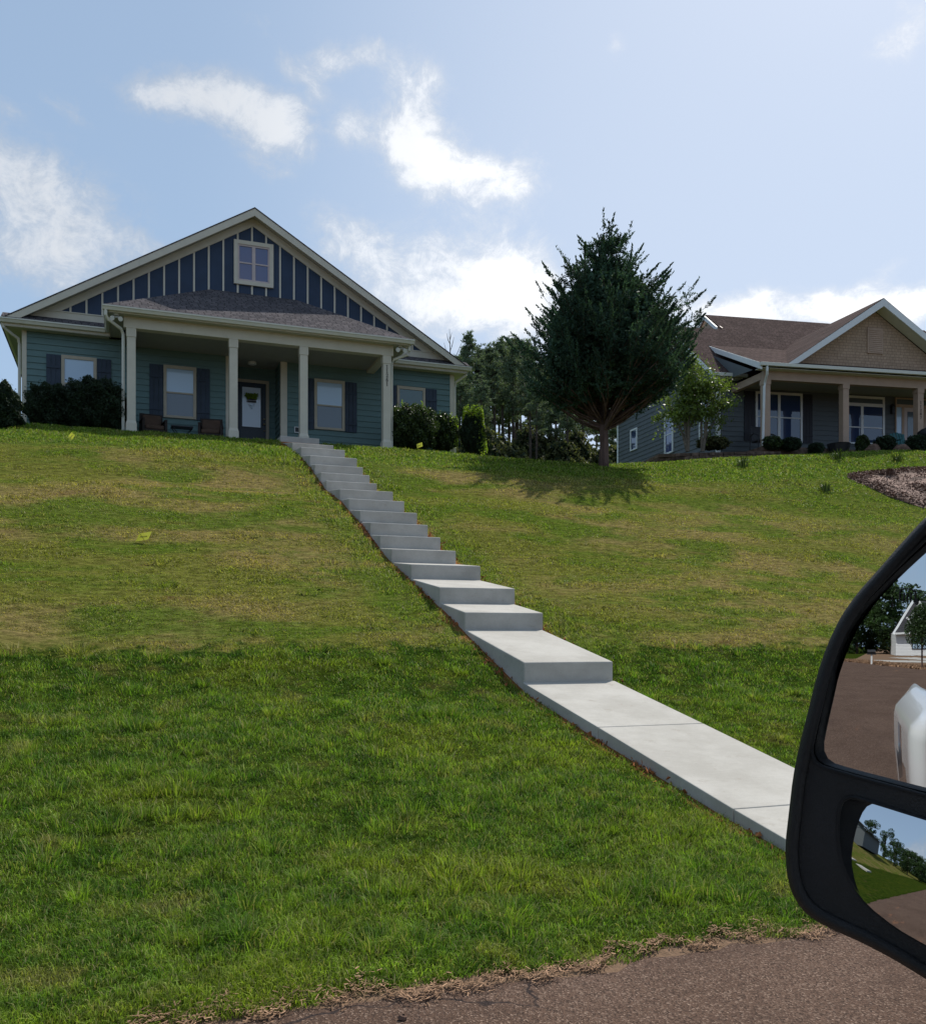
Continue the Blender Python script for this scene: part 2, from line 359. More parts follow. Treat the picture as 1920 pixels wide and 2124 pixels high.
def glass_mat(name, col, rough=.04, refl=.5):
    m = bpy.data.materials.new(name); m.use_nodes = True; m.node_tree.nodes.clear(); n = NT(m.node_tree)
    tc = n.node('ShaderNodeTexCoord').outputs['Object']
    b = n.node('ShaderNodeBsdfPrincipled'); n.inp(b, 'Roughness', rough); n.inp(b, 'Specular IOR Level', refl)
    sep = n.node('ShaderNodeSeparateXYZ'); n.l.new(tc, sep.inputs[0])
    sl = n.m('FRACT', n.m('MULTIPLY', sep.outputs[2], 20))
    n.inp(b, 'Base Color', n.mix(n.ramp(sl, .0, .25, .82, 1), tuple(x*.75 for x in col), col))
    n.inp(b, 'Coat Weight', .9); n.inp(b, 'Coat Roughness', .02)
    bn = n.node('ShaderNodeBump'); n.inp(bn, 'Strength', .03); n.inp(bn, 'Height', n.noise(tc, 1.2, 2)); n.l.new(bn.outputs[0], b.inputs['Coat Normal'])
    o = n.node('ShaderNodeOutputMaterial'); n.l.new(b.outputs[0], o.inputs[0]); return m

M = dict(
 teal=pmat('teal siding', (.118,.195,.190), .6, .3, .06, 3, .15, 90, stretch=(1,1,5), dirt=((.10,.16,.14), 1.2, .62, (1,1,.4))),
 navy=pmat('navy panel', (.016,.034,.072), .5, .35, .12, 2),
 cream=pmat('cream trim', (.56,.52,.42), .55, .3, .04, 3, .08, 60, dirt=((.42,.40,.33), 2.2, .60, (1,1,.3))),
 tantrim=pmat('tan window trim', (.42,.37,.28), .6, .3, .05),
 pinktrim=pmat('sash trim', (.50,.42,.40), .55, .3, .05),
 white=pmat('white trim', (.68,.69,.68), .5, .35, .03, 3, dirt=((.52,.53,.5), 2.2, .62, (1,1,.3))),
 gutter=pmat('gutter metal', (.58,.57,.49), .4, .45, .03),
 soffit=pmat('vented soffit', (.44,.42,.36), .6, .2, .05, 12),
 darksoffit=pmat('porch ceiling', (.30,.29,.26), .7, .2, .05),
 shutter=pmat('navy shutter', (.030,.045,.068), .55, .3, .12, 3),
 blackshutter=pmat('dark shutter', (.020,.020,.026), .55, .3, .12, 3),
 door=pmat('dark door', (.018,.028,.042), .4, .4, .1),
 blind=glass_mat('glass over blinds', (.42,.56,.70)),
 doorblind=glass_mat('door glass over blind', (.66,.76,.88)),
 darkglass=glass_mat('screened glass', (.10,.125,.15), .15),
 blueglass=glass_mat('dark glass', (.03,.05,.11), .03, .6),
 bluepane=glass_mat('blue pane', (.055,.075,.19), .03, .6),
 greenglass=glass_mat('green glass', (.035,.085,.075), .03, .6),
 shingle=shingle_mat('porch shingles', (.085,.078,.082), (.140,.124,.126), (.03,.028,.03)),
 brownshingle=shingle_mat('brown shingles', (.068,.045,.040), (.112,.076,.068), (.024,.018,.017)),
 greyshingle=shingle_mat('charcoal shingles', (.045,.045,.05), (.07,.07,.075), (.02,.02,.02)),
 tanshake=shingle_mat('tan shake siding', (.37,.265,.185), (.43,.31,.22), (.25,.18,.125), scale=1.25, steep=1.0),
 tan=pmat('tan timber', (.39,.275,.20), .6, .3, .06, 3, .1),
 bluesiding=pmat('blue grey siding', (.098,.112,.118), .6, .3, .05, 3, .1, 90, stretch=(1,1,5)),
 conc=pmat('concrete', (.40,.388,.365), .85, .2, .05, 2.5, .35, 70, dirt=((.31,.295,.27), 5, .57, (1,1,1))),
 wicker=pmat('dark wicker', (.028,.020,.016), .7, .3, .2, 60, .5, 120),
 cushion=pmat('brown cushion', (.095,.062,.045), .9, .1, .1, 8, .2, 50),
 metal=pmat('black metal', (.018,.018,.02), .45, .4, .1),
 brass=pmat('satin knob', (.55,.45,.28), .3, .5, .05, metal=1.0),
 black=pmat('black letter', (.012,.012,.014), .5, .3, .05),
 yellow=pmat('yellow flag', (.62,.60,.10), .6, .3, .04, trans=.3),
 bark=pmat('cedar bark', (.115,.075,.062), .95, .1, .35, 9, .9, 40, stretch=(1,1,.15)),
 pinebark=pmat('pine bark', (.075,.058,.048), .95, .1, .35, 9, .8, 30, stretch=(1,1,.3)),
 stem=pmat('pale stem', (.16,.135,.105), .9, .1, .2, 9, .5, 30),
 cedar=pmat('cedar foliage', (.048,.088,.056), .7, .15, .5, .9, trans=.22, island=.40),
 pine=pmat('pine needles', (.115,.150,.095), .7, .25, .35, .35, trans=.25, island=.35),
 brush=pmat('understorey leaves', (.100,.105,.048), .7, .2, .4, .3, trans=.3, island=.35),
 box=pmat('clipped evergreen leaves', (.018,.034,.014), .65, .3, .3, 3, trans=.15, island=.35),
 privet=pmat('glossy shrub leaves', (.045,.072,.018), .42, .45, .3, 2.5, trans=.28, island=.45),
 vine=pmat('bright vine leaves', (.22,.31,.035), .5, .35, .25, 4, trans=.4, island=.3),
 magnolia=pmat('glossy tree leaves', (.12,.165,.035), .45, .35, .25, 2, trans=.40, island=.4),
 decid=pmat('woodland leaves', (.034,.066,.018), .6, .3, .45, .5, trans=.3, island=.45),
 mulch=pmat('bark mulch', (.22,.15,.12), .95, .1, .4, 40, .8, 60, island=.5),
 straw=pmat('dead grass', (.27,.165,.10), .9, .1, .3, 20, island=.4),
 rock=pmat('brown boulder', (.13,.085,.065), 1.0, .02, .3, 6, .7, 25),
 stone=pmat('stacked stone', (.125,.085,.065), .95, .15, .4, 5, .9, 20, island=.3),
 paint=pmat('white truck paint', (.78,.79,.80), .25, .5, .01, 2, coat=.8),
 rubber=pmat('tyre rubber', (.015,.015,.015), .85, .2, .1),
 plastic=pmat('black mirror plastic', (.010,.011,.013), .58, .35, .25, 9, .35, 420),
 interior=pmat('grey interior', (.05,.05,.055), .8, .2, .1),
 chrome=pmat('wheel metal', (.5,.5,.5), .3, .5, .05, metal=1.0),
 red=pmat('red lamp', (.35,.01,.01), .2, .5, .05),
 teal2=pmat('teal fabric', (.06,.17,.18), .8, .2, .08),
 wood=pmat('weathered timber', (.42,.38,.30), .8, .2, .15, 8),
)
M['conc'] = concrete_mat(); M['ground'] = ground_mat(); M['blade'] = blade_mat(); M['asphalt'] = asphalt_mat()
def mirror_mat():
    m = bpy.data.materials.new('mirror glass'); m.use_nodes = True; b = m.node_tree.nodes['Principled BSDF']
    b.inputs['Base Color'].default_value = (.62,.64,.66,1); b.inputs['Metallic'].default_value = 1; b.inputs['Roughness'].default_value = .004
    return m
M['mirror'] = mirror_mat()

# ------------------------------------------------------------------ ground, road, walk
def build_ground():
    ds = np.concatenate([np.arange(-400,-60,20), np.arange(-60,-14,3), np.arange(-14,34,.4), np.arange(34,80,3), np.arange(80,420,20)])
    ns = np.concatenate([np.arange(-300,-20,20), np.arange(-20,3,2), np.arange(3,5,.08), np.arange(5,30,.3), np.arange(30,80,3), np.arange(80,500,20)])
    D_, N_ = np.meshgrid(ds, ns); Z_ = G(D_, N_)
    Z_ = np.where(N_ < 3.5, -1.54, Z_)
    V = np.stack([D_, N_, Z_], -1).reshape(-1, 3); nd = len(ds)
    fs = [(j*nd+i, j*nd+i+1, (j+1)*nd+i+1, (j+1)*nd+i) for j in range(len(ns)-1) for i in range(nd-1)]
    me = bpy.data.meshes.new('ground'); me.from_pydata(V.tolist(), [], fs); me.materials.append(M['ground'])
    me.polygons.foreach_set('use_smooth', [True]*len(fs)); me.update()
    o = bpy.data.objects.new('ground', me); C.objects.link(o); o.rotation_euler = (0, 0, TH); tag(o, kind='structure')
    m = MB()                                          # road: a wide turning head, its uneven edge against the verge, far edge slanting
    e = []
    for d in np.arange(-56, 60, .12): e.append((d, edge_n(d)+.045*math.sin(d*2.1)+.035*math.sin(d*5.3+1)+.03*math.sin(d*11.7)+.02*math.sin(d*23)))
    z = -1.50
    pts = [(-57, 3.8)] + e
    low = lambda d: 2.2-(d+57)*.284 if d < -20 else -60.0
    for a, b in zip(pts, pts[1:]): m.face([(a[0], low(a[0]), z), (b[0], low(b[0]), z), (b[0], b[1], z), (a[0], a[1], z)])
    o = m.build('road', M['asphalt']); o.rotation_euler = (0, 0, TH); tag(o, kind='structure')
build_ground()

# concrete walk: front-left corners of the treads (n, z) from top to bottom; left edge d = 3.95, 1.07 wide
STEP = [(25.38,5.53),(23.50,4.97),(22.24,4.61),(21.00,4.18),(20.41,3.87),(19.75,3.58),(19.23,3.32),(17.88,2.94),(17.17,2.65),(16.27,2.31),
        (15.58,2.01),(14.91,1.72),(14.11,1.42),(13.07,1.10),(11.73,.69),(10.80,.33),(8.97,-.25)]
WL, WR = 3.95, 5.03
def build_walk():
    root = empty('concrete_steps', W(4.49, 8.97, -.46), TH)
    tag(root, 'pale concrete garden steps climbing the lawn to the porch of the teal house', 'steps')
    org = (4.49, 8.97, -.46)
    for i, (n0, z0) in enumerate(STEP):
        if i == 0: nb, zb = 26.2, 5.56
        else:
            nb = STEP[i-1][0]; zb = STEP[i-1][1] - (.215 if i > 1 else .20)
        zb = max(zb, z0+.005)
        j = random.uniform(-.018, .018); k = random.uniform(-.018, .018)
        m = MB(); low = .42
        m.hexa([(WL+j, n0, z0-low), (WR+k, n0+.0, z0-low), (WL+j, nb+.004, zb-low), (WR+k, nb+.004, zb-low),
                (WL+j, n0, z0), (WR+k, n0, z0), (WL+j, nb+.004, zb), (WR+k, nb+.004, zb)])
        m.build('step', M['conc'], root, org, bevel=.014)
    m = MB()                                          # sloping slabs at the foot
    js = [(8.98,-.462),(7.325,-.785)], [(7.315,-.787),(5.375,-1.175)], [(5.365,-1.177),(3.92,-1.44)]
    for (a, b) in js:
        m.hexa([(WL-.01, b[0], b[1]-.2), (WR+.01, b[0], b[1]-.2), (WL-.01, a[0], a[1]-.2), (WR+.01, a[0], a[1]-.2),
                (WL-.01, b[0], b[1]), (WR+.01, b[0], b[1]), (WL-.01, a[0], a[1]), (WR+.01, a[0], a[1])])
    o = m.build('path', M['conc'], None, (0,0,0), bevel=.008); o.rotation_euler = (0, 0, TH); tag(o, kind='structure')
build_walk()

# ------------------------------------------------------------------ shared house pieces
def siding(m, pf, a0, a1, z0, z1, e=.178, mi=0):
    """lap boards: pf(a, out, z) -> point; a0, a1 give the ends of a course at height z"""
    f0 = a0 if callable(a0) else (lambda z: a0); f1 = a1 if callable(a1) else (lambda z: a1)
    z = z0
    while z < z1-1e-4:
        t = min(z+e, z1); l0, r0, l1, r1 = f0(z), f1(z), f0(t), f1(t)
        if r0-l0 > .02:
            topp = [pf(r1, .002, t), pf(l1, .002, t)] if r1-l1 > .01 else [pf((l1+r1)/2, .002, t)]
            m.face([pf(l0, .026, z), pf(r0, .026, z)] + topp, mi)
            m.face([pf(l0, .0, z), pf(r0, .0, z), pf(r0, .026, z), pf(l0, .026, z)], mi)
        z = t
def window(root, pb, x0, x1, z0, z1, fm, up, lo, rail=.5, tw=.085, org=(0,0,0), xf=None, proud=.05, cols=1, transom=0, sillw=.0, name='window', label=None):
    """pb(x, out, z) maps to the root's own input frame. trim ring, sill, sash rails, panes as sub-parts"""
    m = MB()
    def bx(a0, a1, c0, c1, o0, o1): m.hexa([pb(a0,o1,c0), pb(a1,o1,c0), pb(a0,o0,c0), pb(a1,o0,c0), pb(a0,o1,c1), pb(a1,o1,c1), pb(a0,o0,c1), pb(a1,o0,c1)])
    bx(x0, x0+tw, z0, z1, -.02, proud); bx(x1-tw, x1, z0, z1, -.02, proud)
    bx(x0+tw, x1-tw, z1-tw*1.1, z1, -.02, proud+.002); bx(x0+tw, x1-tw, z0, z0+tw*.8, -.02, proud+.003)
    iz0, iz1 = z0+tw*.8, z1-tw*1.1
    if transom:
        bx(x0+tw, x1-tw, iz1-transom-.13, iz1-transom, -.02, proud-.004)
    cw = (x1-x0-2*tw)/cols
    for k in range(1, cols): bx(x0+tw+k*cw-.055, x0+tw+k*cw+.055, iz0, iz1-(transom+.13 if transom else 0), -.02, proud-.002)
    fr = m.build(name, fm, root, org, xf)
    if label: fr['label'] = label
    def pane(a0, a1, c0, c1, mat, out=.024, nm='pane'):
        q = MB(); q.hexa([pb(a0,out,c0), pb(a1,out,c0), pb(a0,out-.012,c0), pb(a1,out-.012,c0), pb(a0,out,c1), pb(a1,out,c1), pb(a0,out-.012,c1), pb(a1,out-.012,c1)])
        q.build(nm, mat, fr, org, xf)
    ztop = iz1-(transom+.13 if transom else 0)
    if transom: pane(x0+tw, x1-tw, iz1-transom, iz1, M['darkglass'])
    for k in range(cols):
        a0 = x0+tw+k*cw+(.055 if k else 0); a1 = x0+tw+(k+1)*cw-(.055 if k < cols-1 else 0)
        if rail:
            mid = iz0+(ztop-iz0)*rail
            pane(a0, a1, mid+.022, ztop, up); pane(a0, a1, iz0, mid-.022, lo, .012)
            q = MB(); q.hexa([pb(a0,.034,mid-.022), pb(a1,.034,mid-.022), pb(a0,.0,mid-.022), pb(a1,.0,mid-.022), pb(a0,.034,mid+.022), pb(a1,.034,mid+.022), pb(a0,.0,mid+.022), pb(a1,.0,mid+.022)])
            q.build('sash_rail', fm, fr, org, xf)
        else: pane(a0, a1, iz0, ztop, up)
    return fr
def shutter(root, pb, x0, x1, z0, z1, mat, org, xf=None):
    m = MB(); nb = 3; g = (x1-x0)/nb
    def bx(a0, a1, c0, c1, o0, o1): m.hexa([pb(a0,o1,c0), pb(a1,o1,c0), pb(a0,o0,c0), pb(a1,o0,c0), pb(a0,o1,c1), pb(a1,o1,c1), pb(a0,o0,c1), pb(a1,o0,c1)])
    for k in range(nb): bx(x0+k*g+.004, x0+(k+1)*g-.004, z0, z1, .0, .034)
    h = z1-z0
    bx(x0+.004, x1-.004, z0+h*.14, z0+h*.14+.075, .034, .055); bx(x0+.004, x1-.004, z1-h*.20-.075, z1-h*.20, .034, .055)
    m.build('shutter', mat, root, org, xf)
def downspout(root, path, org, mat, xf=None):
    m = MB(); m.tube(path, .045, 6, sx=1.0); return m.build('downspout', mat, root, org, xf)
GLY = {'1': [[(.28,.80),(.5,.98),(.5,.03)], [(.22,.03),(.78,.03)]],
       '2': [[(.20,.74),(.26,.90),(.5,.98),(.72,.90),(.76,.72),(.62,.5),(.22,.04)], [(.20,.05),(.80,.05),(.82,.18)]],
       '6': [[(.74,.92),(.5,.97),(.28,.72),(.20,.38),(.28,.10),(.5,.02),(.72,.10),(.79,.30),(.70,.50),(.5,.57),(.30,.48),(.22,.34)]],
       '8': [[(.5,.52),(.28,.64),(.26,.84),(.5,.97),(.74,.84),(.72,.64),(.5,.52),(.22,.36),(.20,.14),(.5,.02),(.80,.14),(.78,.36),(.5,.52)]],
       '7': [[(.2,.82),(.22,.95),(.80,.95),(.42,.02)]]}
def numbers(root, s, cx, ztop, h, pitch, pb, org, xf=None, wr=.55, horizontal=False):
    for k, chh in enumerate(s):
        m = MB(); top = ztop-k*pitch
        for st_ in GLY[chh]:
            for (ax, az), (bx_, bz) in zip(st_, st_[1:]):
                A = Vector((cx+(ax-.5)*h*wr*1.25, 0, top-h+az*h)); B = Vector((cx+(bx_-.5)*h*wr*1.25, 0, top-h+bz*h))
                t = (B-A).normalized(); nn = Vector((t.z, 0, -t.x)); wd = h*(.028+.038*abs(t.z))
                A = A-t*wd*.5; B = B+t*wd*.5
                P = [A-nn*wd, A+nn*wd, B-nn*wd, B+nn*wd]
                m.hexa([pb(P[0].x,.012,P[0].z), pb(P[1].x,.012,P[1].z), pb(P[0].x,.0,P[0].z), pb(P[1].x,.0,P[1].z),
                        pb(P[2].x,.012,P[2].z), pb(P[3].x,.012,P[3].z), pb(P[2].x,.0,P[2].z), pb(P[3].x,.0,P[3].z)])
        m.build('house_number', M['black'], root, org, xf)

# ------------------------------------------------------------------ the teal house (frame: d along street, n uphill)
def build_house():
    org = (3.65, 28.4, 5.5); NW = 28.4
    R = empty('house', W(*org), TH)
    tag(R, 'teal sided house with navy board and batten gable and cream porch posts', 'house')
    B = lambda m, name, mat, **k: m.build(name, M[mat] if isinstance(mat, str) else mat, R, org, **k)
    pf = lambda n0: (lambda a, o, z: (a, n0-o, z))
    # walls
    m = MB(); zt = 8.60
    siding(m, pf(NW), -2.60, 2.80, 5.05, zt); siding(m, pf(NW), 4.62, 9.88, 5.05, zt)
    siding(m, pf(29.62), 2.95, 4.46, 5.6, zt)
    siding(m, lambda a, o, z: (4.46-o, a, z), 28.53, 29.62, 5.6, zt); siding(m, lambda a, o, z: (2.95+o, a, z), 28.53, 29.62, 5.6, zt)
    m.box(4.47, 4.60, 28.53, 29.66, 5.4, 8.6); m.box(2.82, 2.94, 28.53, 29.66, 5.4, 8.6); m.box(2.9, 4.5, 29.64, 29.7, 5.4, 8.6); m.prism([(-2.6, 41.5, 8.6), (9.8, 41.5, 8.6), (3.6, 41.5, 12.4)], (0, .05, 0)); m.box(-2.65, 9.95, 28.5, 41.5, 8.61, 8.63)
    siding(m, lambda a, o, z: (-2.7-o, a, z), 28.52, 41.6, 4.6, zt); siding(m, lambda a, o, z: (10.0+o, a, z), 28.52, 41.6, 4.6, zt)
    m.box(-2.68, 9.98, 41.55, 41.6, 4.6, zt)
    B(m, 'wall', 'teal')
    m = MB()                                          # corner boards
    for q in ((-2.72, -2.60, 5.0), (9.88, 10.02, 5.0), (4.425, 4.62, 5.6), (2.80, 2.985, 5.6)):
        m = MB(); m.box(q[0], q[1], NW-.03, NW+.12, q[2], 8.6); B(m, 'corner_board', 'cream')
    m = MB(); m.box(-.3, 7.65, 26.3, 28.36, 5.30, 5.54); m.box(2.97, 4.44, 28.36, 29.6, 5.30, 5.55); B(m, 'porch_floor', 'conc')
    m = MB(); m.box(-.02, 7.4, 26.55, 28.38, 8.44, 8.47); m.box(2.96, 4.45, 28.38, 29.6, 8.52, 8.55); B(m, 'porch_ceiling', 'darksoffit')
    # gable: navy boards with cream battens, one mesh
    SL = .6; ap = (3.6, 12.84)
    wallz = lambda d: ap[1]-.20-SL*abs(d-ap[0])
    m = MB(); zb = 9.0
    dl = ap[0]-(ap[1]-.20-zb)/SL; dr = ap[0]+(ap[1]-.20-zb)/SL
    m.prism([(dl, NW-.01, zb), (dr, NW-.01, zb), (ap[0], NW-.01, ap[1]-.20)], (0, .06, 0), 0)
    d = ap[0]-.033-.42*14
    while d < 10:
        t = wallz(d)-.02
        if t > zb+.1: m.box(d-.026, d+.026, NW-.032, NW-.008, zb, t, 1)
        d += .42
    m.build('gable_panel', [M['navy'], M['cream']], R, org)
    m = MB()                                          # trim boards along the rake and the foot of the gable
    for s_ in (-1, 1):
        a = (ap[0], NW-.045, ap[1]-.17); L = 5.95
        b = (ap[0]+s_*L, NW-.045, ap[1]-.17-SL*L)
        w_ = .24; y = 0.0 if s_ < 0 else .003
        m.prism([(a[0], a[1]-y, a[2]), (b[0], b[1]-y, b[2]), (b[0]-s_*.10, b[1]-y, b[2]-w_+.06), (a[0], a[1]-y, a[2]-w_)], (0, .04, 0))
    m.box(-2.55, 9.80, NW-.055, NW-.01, 9.00, 9.20); m.box(-2.40, 9.60, NW-.075, NW-.01, 9.20, 9.23)
    B(m, 'frieze_board', 'cream')
    # main roof: two planes with thickness, ridge along n
    m = MB(); n0, n1 = 27.97, 42.1
    for s_ in (-1, 1):
        E_ = (ap[0]+s_*6.86, ap[1]-SL*6.86)
        poly = [(ap[0], n0, ap[1]), (E_[0], n0, E_[1]), (E_[0], n1, E_[1]), (ap[0], n1, ap[1])]
        m.prism(poly, (0, 0, -.035))
    # pent strip at the foot of the gable
    for a, b in ((-3.2, -.50), (7.90, 10.42)):
        m.prism([(a, 27.98, 8.80), (b, 27.98, 8.80), (b, 28.37, 9.03), (a, 28.37, 9.03)], (0, 0, -.03))
    B(m, 'roof', 'shingle')
    m = MB()
    for s_ in (-1, 1):                                # rake boards, slightly bowed out below the shingles, and raked soffit
        L = 6.84; y0 = n0+.012+(0.002 if s_ > 0 else 0)
        a = (ap[0], y0, ap[1]-.037); b = (ap[0]+s_*L, y0, ap[1]-.037-SL*L)
        m.prism([a, b, (b[0]-s_*.30, y0, b[2]-.04), (b[0]-s_*.5, y0, b[2]+.08), (a[0], y0, a[2]-.215)][:2]+[(b[0]-s_*.02, y0, b[2]-.05), (b[0]-s_*.40, y0, b[2]+.035), (a[0], y0, a[2]-.215)], (0, .035, 0))
    B(m, 'rake_board', 'cream')
    m = MB()
    for s_ in (-1, 1):
        a = (ap[0], n0+.045, ap[1]-.14); L = 6.6
        m.prism([a, (ap[0]+s_*L, n0+.045, a[2]-SL*L), (ap[0]+s_*L, NW-.012, a[2]-SL*L), (ap[0], NW-.012, a[2])], (0, 0, -.02))
    m.box(-3.12, -.45, 28.06, NW-.02, 8.58, 8.60); m.box(7.9, 10.34, 28.06, NW-.02, 8.58, 8.60)
    m.box(-3.12, -2.72, NW-.02, 42, 8.58, 8.60); m.box(10.02, 10.34, NW-.02, 42, 8.58, 8.60)
    m.box(-.42, 7.80, 26.12, 26.36, 8.64, 8.66); m.box(-.42, -.06, 26.36, 28.34, 8.64, 8.66); m.box(7.42, 7.80, 26.36, 28.34, 8.64, 8.66)
    B(m, 'soffit', 'soffit')
    # porch roof
    m = MB(); e0, e1, nf, zf = -.56, 7.93, 26.02, 8.78; t0, t1, zt_ = 2.35, 4.9, 10.38
    for P in ([(e0, nf, zf), (e1, nf, zf), (t1, 28.38, zt_), (t0, 28.38, zt_)], [(e0, nf, zf), (t0, 28.38, zt_), (e0, 28.38, zf)], [(e1, nf, zf), (e1, 28.38, zf), (t1, 28.38, zt_)]):
        m.prism(P, (0, 0, -.03))
    B(m, 'porch_roof', 'shingle')
    def gutter(m, p, q, out):                         # K-style gutter from p to q; out = outward unit vector (d, n)
        prof = [(0, 0), (.0, -.115), (.075, -.115), (.105, -.05), (.125, -.035), (.125, 0), (.115, 0), (.112, -.03), (.012, -.03), (.012, 0)]
        for (a, b), (c, e) in zip(prof, prof[1:]+prof[:1]):
            m.face([(p[0]+out[0]*a, p[1]+out[1]*a, p[2]+b), (q[0]+out[0]*a, q[1]+out[1]*a, q[2]+b), (q[0]+out[0]*c, q[1]+out[1]*c, q[2]+e), (p[0]+out[0]*c, p[1]+out[1]*c, p[2]+e)])
        for r in (p, q): m.face([(r[0]+out[0]*a, r[1]+out[1]*a, r[2]+b) for a, b in prof[:6]])
    for a_, b_, c_ in (((-.58, 26.08, 8.765), (7.95, 26.08, 8.765), (0, -1)), ((-.44, 26.0, 8.764), (-.44, 28.0, 8.764), (-1, 0)), ((7.81, 26.0, 8.764), (7.81, 28.0, 8.764), (1, 0)),
                       ((-3.25, 28.06, 8.77), (-.55, 28.06, 8.77), (0, -1)), ((7.92, 28.06, 8.77), (10.48, 28.06, 8.77), (0, -1)), ((-3.13, 28.0, 8.769), (-3.13, 42, 8.769), (-1, 0)), ((10.35, 28.0, 8.769), (10.35, 42, 8.769), (1, 0))):
        m = MB(); gutter(m, a_, b_, c_); B(m, 'gutter', 'gutter')
    m = MB()                                          # fascia behind the gutters
    m.box(-.43, 7.80, 26.09, 26.12, 8.62, 8.765); m.box(-.43, -.405, 26.12, 28.36, 8.62, 8.765); m.box(7.785, 7.80, 26.12, 28.36, 8.62, 8.765)
    m.box(-3.13, -.43, 28.07, 28.10, 8.57, 8.76); m.box(7.80, 10.35, 28.07, 28.10, 8.57, 8.76)
    m.box(-3.13, -3.105, 28.10, 42, 8.57, 8.76); m.box(10.325, 10.35, 28.10, 42, 8.57, 8.76)
    B(m, 'fascia', 'cream')
    m = MB(); m.box(-.06, 7.42, 26.37, 26.63, 8.345, 8.655); B(m, 'porch_beam', 'cream', bevel=.006)
    for d0 in (.02, 7.10):
        m = MB(); m.box(d0, d0+.24, 26.63, 28.36, 8.35, 8.65); B(m, 'side_beam', 'cream')
    for d0 in (.135, 2.815, 4.775, 7.225):
        m = MB(); h = .112
        m.box(d0-h, d0+h, 26.5-h, 26.5+h, 5.86, 8.11); h2 = .128
        m.box(d0-h2, d0+h2, 26.5-h2, 26.5+h2, 8.11, 8.345)
        h3 = .142
        def ring(hh, z): return [(d0-hh, 26.5-hh, z), (d0+hh, 26.5-hh, z), (d0-hh, 26.5+hh, z), (d0+hh, 26.5+hh, z)]
        m.hexa(ring(h3, 5.5)+ring(h3-.004, 5.78)); m.hexa(ring(h3-.004, 5.78)+ring(h, 5.87))
        B(m, 'porch_post', 'cream', bevel=.006)
    numbers(R, '11261', 7.225, 8.07, .108, .128, lambda x, o, z: (x, 26.5-.112-o, z), org)
    # windows and shutters
    pb = pf(NW-.016)
    for (a, b, z0, z1, up, lo, sh) in ((-1.71,-.785,6.47,8.0,'blind','darkglass',((-2.10,-1.72),(-.775,-.40))), (1.03,1.95,6.47,8.0,'blind','darkglass',((.64,1.02),(1.96,2.34))),
                                       (5.45,6.40,6.47,8.02,'blind','darkglass',((5.06,5.44),(6.41,6.79))), (8.09,9.03,6.47,8.05,'greenglass','greenglass',((7.70,8.08),(9.04,9.42)))):
        window(R, pb, a, b, z0, z1, M['tantrim'], M[up], M[lo], .49, org=org)
        for s0, s1 in sh: shutter(R, pb, s0, s1, z0-.02, z1-.01, M['shutter'], org)
    pg = lambda x, o, z: (x, NW-.034-o, z)
    m = MB(); x0, x1, z0, z1, tw = 3.03, 4.20, 10.63, 11.95, .115
    for q in ((x0, x0+tw, z0, z1), (x1-tw, x1, z0, z1), (x0+tw, x1-tw, z1-tw, z1), (x0+tw, x1-tw, z0, z0+tw)): m.box(q[0], q[1], NW-.085, NW-.02, q[2], q[3])
    fr = B(m, 'gable_window', 'cream')
    m = MB(); a0, a1, c0, c1 = x0+tw, x1-tw, z0+tw, z1-tw; t = .05; mid = (a0+a1)/2; mz = (c0+c1)/2
    for q in ((a0, a0+t, c0, c1), (a1-t, a1, c0, c1), (a0+t, a1-t, c1-t, c1), (a0+t, a1-t, c0, c0+t), (mid-.05, mid+.05, c0+t, c1-t)): m.box(q[0], q[1], NW-.062, NW-.02, q[2], q[3])
    m.box(a0+t, mid-.05, NW-.058, NW-.02, mz-.02, mz+.02); m.box(mid+.05, a1-t, NW-.058, NW-.02, mz-.02, mz+.02)
    m.build('sash', M['pinktrim'], fr, org)
    for a, b in ((a0+t, mid-.05), (mid+.05, a1-t)):
        for c, e in ((c0+t, mz-.02), (mz+.02, c1-t)):
            m = MB(); m.box(a, b, NW-.038, NW-.022, c, e); m.build('pane', M['bluepane'], fr, org)
    # front door in the recess
    nd = 29.62-.02
    m = MB(); x0, x1, zt2 = 3.14, 4.24, 8.06+.07
    for q in ((x0, x0+.09, 5.6, zt2), (x1-.09, x1, 5.6, zt2), (x0+.09, x1-.09, zt2-.09, zt2)): m.box(q[0], q[1], nd-.05, nd+.02, q[2], q[3])
    B(m, 'door_frame', 'tantrim')
    m = MB(); dx0, dx1, dz1 = x0+.09, x1-.09, zt2-.09; m.box(dx0, dx1, nd-.015, nd+.02, 5.60, dz1)
    for q in ((3.385,3.415,6.62,7.92), (3.985,4.015,6.62,7.92), (3.415,3.985,6.62,6.65), (3.415,3.985,7.89,7.92)): m.box(q[0], q[1], nd-.035, nd-.015, q[2], q[3])
    door = B(m, 'door', 'door')
    m = MB(); m.box(3.415, 3.985, nd-.027, nd-.017, 6.65, 7.89); m.build('door_glass', M['doorblind'], door, org)
    for z_, r_ in ((6.76, .035), (6.92, .028), (6.55, .02)):
        m = MB(); m.tube([(4.09, nd-.012, z_), (4.09, nd-.03, z_), (4.09, nd-.055, z_), (4.09, nd-.085, z_)], [r_*1.1, r_*.5, r_, r_*.7], 10)
        m.build('door_knob', M['brass'], door, org, smooth=True)
